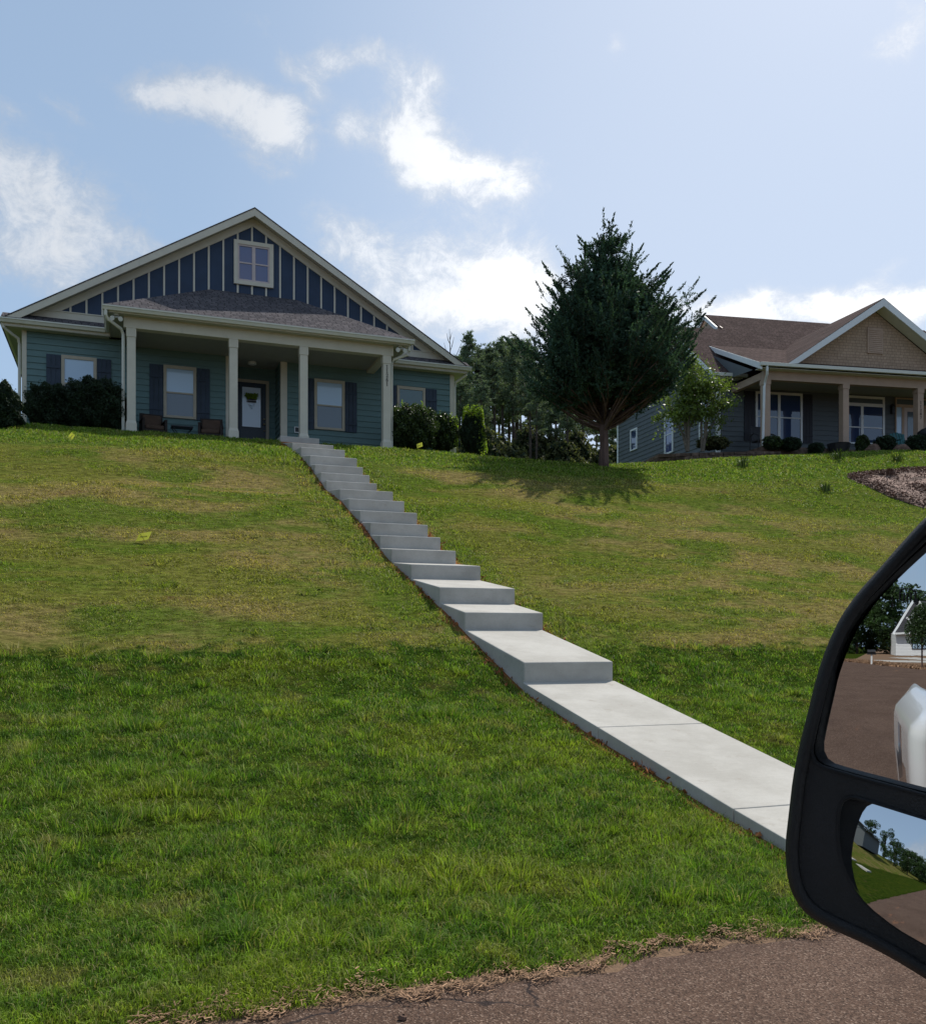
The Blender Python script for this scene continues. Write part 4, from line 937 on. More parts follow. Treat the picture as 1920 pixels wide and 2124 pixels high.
# mulch bed
def build_mulch():
    P = np.array(MU); V = []; c = P.mean(0)
    m = MB(); K = 9
    rings = [[(c[0]+(p[0]-c[0])*t, c[1]+(p[1]-c[1])*t) for p in P] for t in np.linspace(0.001, 1, K)]
    zz = lambda q, t: float(G(q[0], q[1]))+.012+.05*(1-t**4)
    ts = np.linspace(0.001, 1, K)
    for a in range(K-1):
        for i in range(len(P)):
            j = (i+1) % len(P); A, B_, C_, D_ = rings[a][i], rings[a][j], rings[a+1][j], rings[a+1][i]
            m.face([(A[0], A[1], zz(A, ts[a])), (B_[0], B_[1], zz(B_, ts[a])), (C_[0], C_[1], zz(C_, ts[a+1])), (D_[0], D_[1], zz(D_, ts[a+1]))])
    o = m.build('mulch', M['mulch'], smooth=False); o.rotation_euler = (0, 0, TH); tag(o, 'bed of brown bark mulch on the slope at the right edge', 'mulch bed', None, 'stuff')
    k = 16000; lo, hi = P.min(0), P.max(0); q = RNG.uniform(lo, hi, (k*2, 2)); q = q[in_mulch(q[:, 0], q[:, 1])][:k]
    z = G(q[:, 0], q[:, 1])+.05; b = np.stack([q[:, 0], q[:, 1], z], -1); a = RNG.uniform(0, 2*math.pi, len(b))
    u = np.stack([np.cos(a), np.sin(a), RNG.normal(0, .35, len(b))], -1)*RNG.uniform(.02, .05, (len(b), 1)); v = np.stack([-np.sin(a), np.cos(a), RNG.normal(0, .5, len(b))], -1)*.014
    ch = soup('bark_chips', np.stack([b-u-v, b+u-v, b+u+v, b-u+v], 1), M['mulch'], o); tag(ch, kind='stuff')
build_mulch()
# dead grass and litter where the verge meets the asphalt; bare clay beside the walk
def litter():
    k = 12000; d = RNG.uniform(-3.5, 9, k); n = edge_n(d)+.035+RNG.normal(0, 1, k)*(.012+.035*vn(d, d*0, .35))+.05*np.sin(d*3.1)+.03*np.sin(d*9)+.04*np.sin(d*21); z = np.maximum(G(d, n), -1.497)+RNG.uniform(.004, .03, k)
    b = np.stack([d, n, z], -1); a = RNG.normal(.25, .9, k); L = RNG.uniform(.005, .020, k)[:, None]
    u = np.stack([np.cos(a), np.sin(a), RNG.normal(0, .25, k)], -1)*L; v = np.stack([-np.sin(a), np.cos(a), RNG.normal(0, .3, k)], -1)*RNG.uniform(.0012, .003, (k, 1))
    o = soup('dead_grass', np.stack([b-u-v, b+u-v, b+u+v, b-u+v], 1), M['straw']); o.rotation_euler = (0, 0, TH); tag(o, 'strip of dead brown grass and dirt crumbs along the asphalt edge', 'litter', None, 'stuff')
    k = 2600; s_ = RNG.choice([-1, 1], k); n = RNG.uniform(4.1, 25, k); d = np.where(s_ < 0, WL-np.abs(RNG.normal(0, .06, k)), WR+np.abs(RNG.normal(0, .07, k)))
    keep = np.sin(n*2.1)+np.sin(n*5.3+s_)+RNG.normal(0, .6, k) > -.1; d, n = d[keep], n[keep]; k = len(d); z = G(d, n)+RNG.uniform(0, .02, k); b = np.stack([d, n, z], -1)
    R_ = RNG.normal(size=(k, 4, 3))*RNG.uniform(.008, .022, (k, 1, 1))
    M['clay'] = pmat('red clay crumbs', (.30,.115,.045), .95, .1, .3, 20, island=.3)
    V = b[:, None, :]+R_; T = np.concatenate([V[:, [0,1,2]], V[:, [0,1,3]], V[:, [1,2,3]], V[:, [0,2,3]]])
    o = soup('clay_crumbs', T, M['clay']); o.rotation_euler = (0, 0, TH); tag(o, 'crumbs of red clay beside the concrete walk', 'soil', None, 'stuff')
litter()
def pebble():
    d, n = ghit(1298, 2106); m = MB(); m.tube([(0,0,-.004),(0,0,.0),(.003,0,.012),(.006,.002,.020)], [.010,.019,.016,.006], 7); o = m.build('pebble', M['rock']); o.location = W(1.02, 3.50, -1.495); o.scale = (1, .8, 1); tag(o, 'small grey pebble lying on the asphalt near the bottom edge', 'pebble')
pebble()

# ------------------------------------------------------------------ marker flags
def flag(x, y, wpx, off, tilt, label, skew=.2, rz=0.0, text=True):
    """flag whose cloth is centred on photo pixel x, y; its wire meets the lawn off pixels lower"""
    d, n = ghit(x, y+off); Z = W(d, n, 0)[1]; px = Z/1920; h = off*px; w_ = wpx*px/.94; hh = w_*.72
    e = empty('marker_flag', Gw(d, n), TH+rz); tag(e, label, 'flag', 'yellow marker flags stuck in the lawn')
    A = Vector((math.cos(tilt), 0, math.sin(tilt))); U = Vector((-math.sin(tilt)+skew*math.cos(tilt), 0, math.cos(tilt)))
    o_ = Vector((0, 0, h))-A*w_*.5
    m = MB(); m.tube([(0,0,-.05),(.01,0,h*.5),tuple(o_+U*hh*.5)], .0025, 5); m.build('wire', M['metal'], e)
    m = MB(); K = 5; rows = []
    for i in range(K+1):
        t = i/K; p = o_+A*w_*t+Vector((0, .012*math.sin(t*5), 0)); rows.append((p-U*hh*.5*(1-.2*t), p+U*hh*.5*(1+.1*t)))
    for (a, b), (c, dd) in zip(rows, rows[1:]): m.face([a, c, dd, b])
    m.build('cloth', M['yellow'], e)
    if text:
        m = MB()
        for k in range(6):
            q = o_+A*w_*(.20+.10*k)+Vector((0, -.014, 0)); a, b = q-U*hh*.08, q+U*hh*.08; m.face([a, a+A*w_*.06, b+A*w_*.06, b])
        m.build('print', M['black'], e)
flag(148, 906, 14, 13, .95, 'yellow marker flag nearest the dark bushes at the top left of the lawn')
flag(298, 1114, 23, 13, .15, 'yellow marker flag lying low in the middle of the left slope', .6)
flag(870, 924, 12, 13, .35, 'yellow marker flag in front of the shrubs right of the numbered post')
flag(355, 875, 10, 18, .7, 'small pale yellow marker flag in front of the porch table', text=False)

# ------------------------------------------------------------------ vegetation
def leaves(P, size, aspect=.55, up=None, jit=1.0):
    """P (k,3) leaf centres -> quads"""
    k = len(P); u = RNG.normal(size=(k, 3)); u /= np.linalg.norm(u, axis=1)[:, None]
    if up is not None: u = u*jit+up; u /= np.linalg.norm(u, axis=1)[:, None]
    r = RNG.normal(size=(k, 3)); v = np.cross(u, r); v /= np.linalg.norm(v, axis=1)[:, None]+1e-9
    s_ = (size*RNG.uniform(.6, 1.35, k))[:, None] if np.isscalar(size) else size[:, None]
    u = u*s_*.5; v = v*s_*.5*aspect
    return np.stack([P-u, P+v*.9-u*.1, P+u, P-v*.9-u*.1], 1)
def shrub(name, label, cat, loc, rx, ry, h, k, size, mat, rz=TH, lump=.16, tops=0, group=None, squar=3.0, taper=0.0, vines=None, seed=0):
    rg = np.random.default_rng(seed+100)
    e = empty(name, loc, rz); tag(e, label, cat, group)
    a = rg.uniform(0, 2*math.pi, k); cz = rg.uniform(-1, 1, k); sr = np.sqrt(1-cz**2)
    dv = np.stack([np.cos(a)*sr, np.sin(a)*sr, cz], -1)
    p = squar; nrm = (np.abs(dv)**p).sum(1)**(1/p); dv = dv/nrm[:, None]
    lm = 1+lump*(np.sin(dv[:, 0]*5+seed)*np.sin(dv[:, 1]*4+1+seed)*np.sin(dv[:, 2]*5+2)+.6*np.sin(dv[:, 0]*11+dv[:, 2]*9+seed))
    rr = lm*(1-np.abs(rg.normal(0, .09, k)))*(rg.uniform(0, 1, k) < .93)+0
    rr = np.where(rr == 0, rg.uniform(.4, 1.12, k), rr)
    P = dv*rr[:, None]; t = (P[:, 2]+1)/2; P[:, :2] *= (1-taper*t)[:, None]
    P = P*np.array([rx, ry, h/2])+np.array([0, 0, h/2]); P = P[P[:, 2] > .0]
    soup('foliage', leaves(P, size, .6), M[mat], e)
    m = MB()                                          # dark woody core that the leaves stand off from
    for i in range(9):
        b = rg.uniform(0, 2*math.pi); q = rg.uniform(.2, .8); top = rg.uniform(.6, .92)*h*(1-.3*q)
        m.tube([(0,0,0), (math.cos(b)*rx*q*.4, math.sin(b)*ry*q*.4, top*.4), (math.cos(b)*rx*q, math.sin(b)*ry*q, top)], [.03,.02,.006], 5)
    m.build('branches', M['bark'], e)
    m = MB(); N_ = 10
    for i in range(6):
        z0_, z1_ = h*i/6*.9+.02, h*(i+1)/6*.9+.02
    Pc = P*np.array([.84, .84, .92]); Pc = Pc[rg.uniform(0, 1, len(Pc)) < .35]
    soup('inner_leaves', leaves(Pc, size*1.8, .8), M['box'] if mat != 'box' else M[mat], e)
    if tops:
        Q = []
        for i in range(tops):
            b = rg.uniform(0, 2*math.pi); q = rg.uniform(0, .8); x, y = math.cos(b)*rx*q, math.sin(b)*ry*q; z_ = h*(.93+.03*rg.uniform(-1, 1)); L = rg.uniform(.06, .22)
            for j in range(int(L*60)+4): Q.append((x+rg.normal(0, .02), y+rg.normal(0, .02), z_+L*j/(L*60+4)))
        soup('shoots', leaves(np.array(Q), size, .5), M['vine'] if mat == 'privet' else M[mat], e)
    if vines:                                         # climbing growth with its own brighter leaves: (angle, spread, z0, z1, count)
        Q = []
        for (va, vs, v0_, v1_, vk) in vines:
            for j in range(vk):
                z_ = rg.uniform(v0_, v1_); aa = va+rg.normal(0, vs); t = z_; f = 1.04*(1-taper*t); Q.append((math.cos(aa)*rx*f, math.sin(aa)*ry*f, z_*h+rg.normal(0, .03)))
        soup('vine', leaves(np.array(Q), size*1.2, .8), M['vine'], e)
    return e
def sh(name, label, cat, x, y, n_, wpx, hpx, k, size, mat, **kw):
    """shrub standing in vertical plane n_, base centre at photo pixel x, y"""
    d, z = at(x, y, n_); Z = W(d, n_, 0)[1]; rx = wpx/1920*Z/2/.94; h = hpx/1920*Z
    dp = kw.pop('depth', .9); return shrub(name, label, cat, W(d, n_, z-.12), rx, rx*dp, h+.12, k, size, mat, **kw)
sh('clipped_shrub', 'dark rounded shrub in front of the left shutter of the leftmost window', 'shrub', 103, 884, 27.1, 88, 84, 16000, .05, 'box', seed=1, tops=8, group='dark shrubs at the left corner of the teal house', squar=3.2)
sh('clipped_shrub', 'larger dark shrub between the leftmost window and the left porch post', 'shrub', 200, 887, 27.0, 122, 96, 22000, .05, 'box', seed=2, tops=16, group='dark shrubs at the left corner of the teal house', squar=3.0)
sh('conifer_bush', 'black green conical bush cut by the left edge of the picture', 'bush', 2, 882, 24.6, 92, 90, 15000, .05, 'box', seed=3, squar=2.2, taper=.35)
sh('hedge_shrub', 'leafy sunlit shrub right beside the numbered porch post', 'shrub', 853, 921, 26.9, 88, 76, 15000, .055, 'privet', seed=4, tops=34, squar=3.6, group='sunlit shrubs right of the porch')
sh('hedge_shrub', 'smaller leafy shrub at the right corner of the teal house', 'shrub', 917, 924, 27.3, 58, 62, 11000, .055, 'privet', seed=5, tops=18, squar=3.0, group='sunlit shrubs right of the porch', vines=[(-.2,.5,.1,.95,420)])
sh('topiary_shrub', 'columnar shrub hung with bright yellow green vine, alone right of the teal house', 'shrub', 981, 930, 27.0, 54, 80, 11000, .05, 'box', seed=6, squar=2.6, taper=.35, vines=[(-.3,.55,.03,.9,900),(0,3,.80,1.06,900),(2.5,.4,.7,.95,100)])
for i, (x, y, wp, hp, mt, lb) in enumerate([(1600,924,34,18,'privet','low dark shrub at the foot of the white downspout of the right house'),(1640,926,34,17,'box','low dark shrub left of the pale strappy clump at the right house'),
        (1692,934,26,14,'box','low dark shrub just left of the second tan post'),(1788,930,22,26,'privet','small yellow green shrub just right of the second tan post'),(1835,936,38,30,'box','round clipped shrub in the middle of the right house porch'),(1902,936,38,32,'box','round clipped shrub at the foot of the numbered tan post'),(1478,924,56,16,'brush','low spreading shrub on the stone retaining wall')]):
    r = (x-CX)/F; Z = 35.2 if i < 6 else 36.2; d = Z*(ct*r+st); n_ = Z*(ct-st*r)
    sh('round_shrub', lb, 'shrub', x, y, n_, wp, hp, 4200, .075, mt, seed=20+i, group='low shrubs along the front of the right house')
def rock(x, y, sx, sy, sz, label, seed):
    rg = np.random.default_rng(seed); r = (x-CX)/F; Z = 34.8; zz = (HY-y)/F*Z
    import bmesh
    bm = bmesh.new(); bmesh.ops.create_icosphere(bm, subdivisions=3, radius=1)
    for v in bm.verts:
        c = v.co; f = 1+.14*math.sin(c.x*3+seed)+.12*math.sin(c.y*4+c.z*3+seed)-.22*max(0, c.dot(Vector((.5,-.5,.7)))-.55)-.2*max(0, c.dot(Vector((-.7,-.3,.6)))-.6)+rg.normal(0, .025); v.co = Vector((c.x*sx*f, c.y*sy*f, max(-.2, c.z)*sz*f))
    me = bpy.data.meshes.new('boulder'); bm.to_mesh(me); bm.free(); me.materials.append(M['rock']); o = bpy.data.objects.new('boulder', me); C.objects.link(o); o.location = (r*Z, Z, zz-.12); tag(o, label, 'rock', 'boulders in front of the right house porch')
rock(1808, 932, .34, .3, .30, 'brown boulder between two clipped shrubs left of the round clipped shrub', 1)
rock(1868, 935, .42, .35, .36, 'brown boulder between the two round clipped shrubs', 2)

def stone_wall():
    d0, n0 = ghit(1368, 958); e = []
    P = [(1366,961,34.0),(1400,957,33.6),(1450,952,33.9),(1500,949,34.2),(1560,945,34.4),(1620,940,34.6)]
    T_ = [941,940,938,937,936,936]
    m = MB(); rg = random.Random(4)
    pts = [((x-CX)/F*Z, Z, (HY-y)/F*Z) for x, y, Z in P]; tops = [(HY-t)/F*Z for t, (_, _, Z) in zip(T_, P)]
    for (a, b, ta, tb) in zip(pts, pts[1:], tops, tops[1:]):
        L = math.dist(a[:2], b[:2]); nrow = 5
        for r in range(nrow):
            s_ = 0
            while s_ < L-.02:
                w_ = min(rg.uniform(.22, .5), L-s_); t0, t1 = s_/L, (s_+w_-.012)/L; off = rg.uniform(-.03, .03)
                def pt(t, dy, k): 
                    zb = a[2]+(b[2]-a[2])*t-.35; zt_ = ta+(tb-ta)*t
                    return (a[0]+(b[0]-a[0])*t, a[1]+(b[1]-a[1])*t+dy, zb+(zt_-zb)*k)
                k0, k1 = r/nrow, (r+.93)/nrow
                m.hexa([pt(t0,off,k0), pt(t1,off,k0), pt(t0,.35,k0), pt(t1,.35,k0), pt(t0,off,k1), pt(t1,off,k1), pt(t0,.35,k1), pt(t1,.35,k1)]); s_ += w_
    # return along the side wall
    a = pts[0]; q = (a[0]-.6, a[1]+3.0, a[2])
    for r in range(5):
        k0, k1 = r/5, (r+.93)/5; zb, zt_ = a[2]-.35, tops[0]
        m.hexa([(a[0]-.02, a[1], zb+(zt_-zb)*k0), (a[0]+.3, a[1]+.1, zb+(zt_-zb)*k0), (q[0], q[1], zb+(zt_-zb)*k0), (q[0]+.3, q[1], zb+(zt_-zb)*k0),
                (a[0]-.02, a[1], zb+(zt_-zb)*k1), (a[0]+.3, a[1]+.1, zb+(zt_-zb)*k1), (q[0], q[1], zb+(zt_-zb)*k1), (q[0]+.3, q[1], zb+(zt_-zb)*k1)])
    o = m.build('retaining_wall', M['stone'], bevel=.015); tag(o, 'low dark stacked stone retaining wall at the left corner of the right house', 'wall')
    m = MB(); mm = [(p[0], p[1]+.3, t-.03) for p, t in zip(pts, tops)]; 
    for (a, b) in zip(mm, mm[1:]): m.face([a, b, (b[0], b[1]+2.6, b[2]), (a[0], a[1]+2.6, a[2])])
    o = m.build('planting_bed', M['mulch']); tag(o, 'raised bed of dark soil behind the stone retaining wall', 'soil', None, 'stuff')
stone_wall()

# ---- the cedar
def cedar():
    d0, n0 = 13.65, 25.0; base = Gw(d0, n0); e = empty('cedar_tree', base, 0)
    tag(e, 'big dark red cedar standing on the lawn between the two houses', 'tree')
    rg = np.random.default_rng(5); H = 7.45
    def env(z):                                      # crown radius at height z above the ground
        return np.interp(z, [1.9,2.05,2.2,2.45,2.9,3.5,4.05,4.65,5.2,5.7,6.2,6.8,7.4], [.5,1.3,1.8,2.25,2.5,2.55,2.42,2.12,1.68,1.22,.75,.32,.08])
    m = MB(); m.tube([(0,0,-.15),(0,0,.1),(.02,0,.6),(.0,.02,1.3),(.03,.0,2.4),(-.02,.02,4),(0,0,5.6),(0,0,7.0)], [.21,.155,.135,.13,.10,.07,.04,.012], 12, cap=True)
    m.build('trunk', M['bark'], e, smooth=True)
    limbs = MB(); TW = []
    for i in range(470):
        while True:
            zt_ = rg.uniform(2.15, 7.0)
            if rg.uniform() < (float(env(zt_))/2.42)**1.0+.04: break
        a = rg.uniform(0, 2*math.pi); lob = 1+.13*math.sin(a*3+zt_*1.7)+.09*math.sin(a*7+zt_*3)
        Rt = float(env(zt_))*lob*(rg.uniform(.85, 1.04) if rg.uniform() < .6 else rg.uniform(.35, .85))
        if rg.uniform() < .13 and zt_ > 3.4: Rt = Rt*1.10+.10; zt_ += .28
        z0 = max(1.0+.45*rg.uniform(), zt_-Rt*rg.uniform(.35, .75)-.12); P = []
        for t in np.linspace(0, 1, 7):
            P.append(Vector((.14*min(1, (z0+(zt_-z0)*t)/3.2)*t+math.cos(a+.15*math.sin(t*3+i))*Rt*t, math.sin(a+.15*math.sin(t*3+i))*Rt*t, z0+(zt_-z0)*(t**1.25)+.05*math.sin(t*5+i))))
        limbs.tube(P, [max(.005, (.042 if z0 < 1.5 else .020)*(1-t)**.8) for t in np.linspace(0, 1, 7)], 5, cap=False)
        TW.append((P, Rt))
    limbs.build('limbs', M['bark'], e, smooth=True)
    L = []; 
    for P, Rt in TW:                                  # feathery sprays along the outer two thirds of every limb
        n_s = int(9+Rt*9)
        for j in range(n_s):
            t = rg.uniform(.22, 1.0)**.75; k = min(5, int(t*6)); p = P[k].lerp(P[k+1], t*6-k); out_ = (P[k+1]-P[k]).normalized()
            dv = (out_*rg.uniform(.2, .9)+Vector(rg.normal(0, .65, 3))+Vector((0, 0, .12))).normalized(); sl = rg.uniform(.16, .42)*(1.1-.3*t)
            if t > .93: dv = (out_+Vector((0,0,.3))).normalized(); sl = rg.uniform(.25, .5)
            if p.z < 1.72+.25*math.hypot(p.x, p.y)*.3: continue
            for q in range(int(sl*62)+5):
                s_ = rg.uniform(0, 1); c = np.array(p+dv*sl*s_)+rg.normal(0, .032*(1.15-s_), 3); f = np.array(dv)+rg.normal(0, .45, 3); L.append((c, f))
    for q in range(520):                              # leader shoots on top
        k = rg.integers(0, 4); ax, ay, h0, ln, lx = [(0,0,6.3,1.55,0),(.50,.1,5.9,1.6,.38),(-.70,.0,5.7,1.0,-.75),(.2,.2,5.9,.7,.1)][k]; s_ = rg.uniform(0, 1)
        c = np.array([ax+lx*s_, ay, h0+ln*s_])+rg.normal(0, .06*(1.2-s_), 3); L.append((c, np.array([rg.normal(0, .7), rg.normal(0, .7), 1.0])))
    for q in range(26000):                            # large inner leaves, added to block light and make the crown's shadow solid
        z_ = rg.uniform(2.1, 5.6); a = rg.uniform(0, 6.283); r_ = float(env(z_))*.74*math.sqrt(rg.uniform(.05, 1)); L.append((np.array([.14*min(1, z_/3.2)+r_*math.cos(a), r_*math.sin(a), z_]), rg.normal(size=3)))
    Cc = np.array([c for c, f in L]); Ff = np.array([f for c, f in L]); Ff /= np.linalg.norm(Ff, axis=1)[:, None]
    k = len(Cc); r = RNG.normal(size=(k, 3)); v = np.cross(Ff, r); v /= np.linalg.norm(v, axis=1)[:, None]
    ln = RNG.uniform(.05, .12, k)[:, None]; wq = np.full((k, 1), .016); ln[-26000:] *= 1.5; wq[-26000:] = .05; V = np.stack([Cc-Ff*ln*.4, Cc+v*wq, Cc+Ff*ln*.6, Cc-v*wq], 1)
    soup('foliage', V, M['cedar'], e); print('cedar leaves', k)
cedar()

# ---- small glossy multi-stemmed tree in front of the right house
def small_tree():
    r = (1440-CX)/F; Z = 35.3; base = (r*Z, Z, (HY-936)/F*Z); e = empty('small_tree', base, 0); tag(e, 'small glossy leaved multi stemmed tree behind the stone retaining wall', 'tree')
    rg = np.random.default_rng(8); m = MB(); L = []
    for i in range(9):
        a = rg.uniform(0, 2*math.pi); x1 = [-.9,-.55,-.25,.0,.3,.6,.95,1.15,-.1][i]; h = [2.0,2.9,3.25,3.0,2.5,2.5,2.7,1.9,3.35][i]; y1 = rg.uniform(-.5, .5); b0 = (-.25 if i < 5 else .28)
        P = [Vector((b0+x1*.05, 0, 0)), Vector((b0+x1*.2, y1*.2, h*.35)), Vector((x1*.75, y1*.7, h*.7)), Vector((x1, y1, h))]
        m.tube(P, [.05,.04,.025,.008], 6, cap=False)
        for j in range(16):
            t = rg.uniform(.36, 1.05); k = min(2, int(t*3)); p = P[k].lerp(P[k+1], t*3-k); q = p+Vector((rg.normal(0, .36), rg.normal(0, .32), rg.normal(.06, .2)))
            m.tube([p, q], [.010,.003], 4, cap=False)
            for s_ in range(62): L.append(np.array(p.lerp(q, rg.uniform(.1, 1.15)))+rg.normal(0, .12, 3))
    for x, z in ((-1.35, 1.30), (-1.15, 1.38), (-1.5, 1.22)): 
        for s_ in range(60): L.append(np.array([x, 0, z])+rg.normal(0, .09, 3))
    m.tube([(-.25,0,.5),(-.8,0,1.1),(-1.4,0,1.28)], [.02,.014,.005], 5)
    m.build('stems', M['stem'], e, smooth=True); soup('foliage', leaves(np.array(L), .11, .6), M['magnolia'], e)
small_tree()

# ---- pine wood behind the houses
def pine_proto(seed, H, bare=.45, w_=1.7):
    rg = np.random.default_rng(seed); e = empty('pine_tree', (0, 0, 0), 0); m = MB(); lean = rg.normal(0, .25, 2)
    m.tube([(lean[0]*t*t, lean[1]*t*t, H*t) for t in np.linspace(-.02, 1, 8)], [.17,.15,.14,.12,.10,.07,.045,.012], 8, cap=False); m.build('trunk', M['pinebark'], e, smooth=True)
    m = MB(); L = []
    for i in range(64):
        t = bare+(1-bare)*rg.uniform(0, 1)**.8; z = H*t; a = rg.uniform(0, 2*math.pi); R_ = w_*(1-.72*(t-bare)/(1-bare))*rg.uniform(.5, 1.1)
        if t < bare+.12: R_ *= .7
        p = Vector((lean[0]*t*t, lean[1]*t*t, z)); q = p+Vector((math.cos(a)*R_, math.sin(a)*R_, R_*rg.uniform(.05, .45)))
        m.tube([p, p.lerp(q, .5)+Vector((0,0,-.06)), q], [.03,.02,.008], 4, cap=False)
        for j in range(int(5+R_*5)):
            c = np.array(p.lerp(q, rg.uniform(.35, 1.05)))+rg.normal(0, .16, 3)
            for s_ in range(13):
                u = rg.normal(size=3); u[2] = abs(u[2])*.9+.2; u /= np.linalg.norm(u); L.append((c, u))
    for i in range(12):                               # dead lower snags
        z = H*rg.uniform(.18, bare); a = rg.uniform(0, 6.28); R_ = rg.uniform(.4, 1.1); m.tube([(0,0,z),(math.cos(a)*R_, math.sin(a)*R_, z+rg.uniform(-.1,.25))], [.02,.004], 4, cap=False)
    m.build('limbs', M['pinebark'], e)
    Cc = np.array([c for c, u in L]); U = np.array([u for c, u in L]); k = len(Cc); v = np.cross(U, rg.normal(size=(k, 3))); v /= np.linalg.norm(v, axis=1)[:, None]
    ln = rg.uniform(.2, .42, (k, 1)); V = np.stack([Cc, Cc+U*ln*.6+v*.036, Cc+U*ln, Cc+U*ln*.6-v*.036], 1); soup('foliage', V, M['pine'], e); return e
def tree_world(x, Z, y): return ((x-CX)/F*Z, Z, (HY-y)/F*Z)
def build_woods():
    PR = [pine_proto(21, 13, .40, 2.3), pine_proto(22, 13, .50, 2.0), pine_proto(23, 13, .30, 2.1)]
    used = [False]*3; rg = random.Random(3)
    ORD = 'first second third fourth fifth sixth seventh eighth ninth tenth eleventh twelfth thirteenth fourteenth fifteenth sixteenth seventeenth eighteenth nineteenth twentieth twenty-first twenty-second twenty-third twenty-fourth twenty-fifth twenty-sixth twenty-seventh twenty-eighth twenty-ninth thirtieth thirty-first thirty-second thirty-third thirty-fourth thirty-fifth thirty-sixth thirty-seventh thirty-eighth thirty-ninth fortieth forty-first forty-second forty-third forty-fourth forty-fifth'.split()
    lab = ['bushy crowned pine, between the two houses', 'tall bare trunked pine, between the two houses', 'low branching dense pine, between the two houses']
    rows = [(955,64,742),(975,60,700),(1000,66,722),(1018,58,735),(1040,62,712),(1052,70,700),(1070,57,722),(1092,63,716),(1112,60,735),(1135,66,742),(1160,58,752),(1182,64,770),(1205,60,790),(1228,66,820),(1262,70,845),(1030,75,730),(1085,78,740),(1145,80,770),(1195,82,800),(985,80,735),(1062,84,760),(1120,88,770),(1250,84,850),(1010,52,780),(1100,50,775),(1172,52,800),(1240,78,862),(1275,74,880),(1290,90,850),(966,56,770),(1062,66,708),(1094,55,750),(1148,56,790),(945,70,760),(960,66,730),(1008,70,716),(1028,68,725),(1080,66,722),(1126,64,740),(1152,68,750),(1170,62,762),(1192,70,785),(1216,74,810)]
    rows = [(r_[0]+.01*j, r_[1], r_[2]) for j, r_ in enumerate(rows)]; xs = sorted(r_[0] for r_ in rows)
    for i, (x, Z, ty) in enumerate(rows):
        k = i % 3; o = PR[k] if not used[k] else copy_tree(PR[k]); used[k] = True
        base = tree_world(x, Z, 990); H = (HY-ty)/F*Z-base[2]; o.location = (base[0]+rg.uniform(-.4, .4), Z, base[2]); s_ = H/13; o.scale = (s_*rg.uniform(.9, 1.25), s_*rg.uniform(.9, 1.25), s_); o.rotation_euler = (0, 0, rg.uniform(0, 6.28))
        tag(o, lab[k].replace('between', ORD[xs.index(x)]+' from the left between'), 'tree', 'pines of the wood between the two houses')
    # bare dead tree top beside the teal house roof
    e = empty('dead_tree', tree_world(932, 50, 990), 0); tag(e, 'bare leafless grey tree top rising behind the right eave of the teal house', 'tree'); m = MB(); H = (990-682)/F*50
    m.tube([(0,0,0),(0,0,H*.5),(.05,0,H*.8),(0,0,H)], [.09,.06,.035,.008], 6)
    for s_, z, l, u in ((-1,.72,.5,.9),(1,.76,.7,1.3),(-1,.80,.3,.9),(1,.85,.25,.8),(-1,.9,.15,.6),(1,.68,.5,.7),(1,.93,.12,.4)): m.tube([(.03,0,H*z),(s_*l*.5,.05,H*z+u*.35),(s_*l,.1,H*z+u)], [.03,.02,.006], 5)
    m.build('trunk', M['stem'], e)
    # understorey bushes, each its own
    for i in range(26):
        x = 935+i*14.5; Z = rg.uniform(48, 60); hp = rg.uniform(34, 78) if x < 1210 else rg.uniform(30, 50); y = 985
        if i in (9, 16): hp *= .75
        b = tree_world(x, Z, y); h = hp*1.25/F*Z
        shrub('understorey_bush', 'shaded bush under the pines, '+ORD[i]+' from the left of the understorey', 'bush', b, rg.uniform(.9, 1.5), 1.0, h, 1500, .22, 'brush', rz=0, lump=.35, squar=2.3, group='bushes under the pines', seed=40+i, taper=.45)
build_woods()

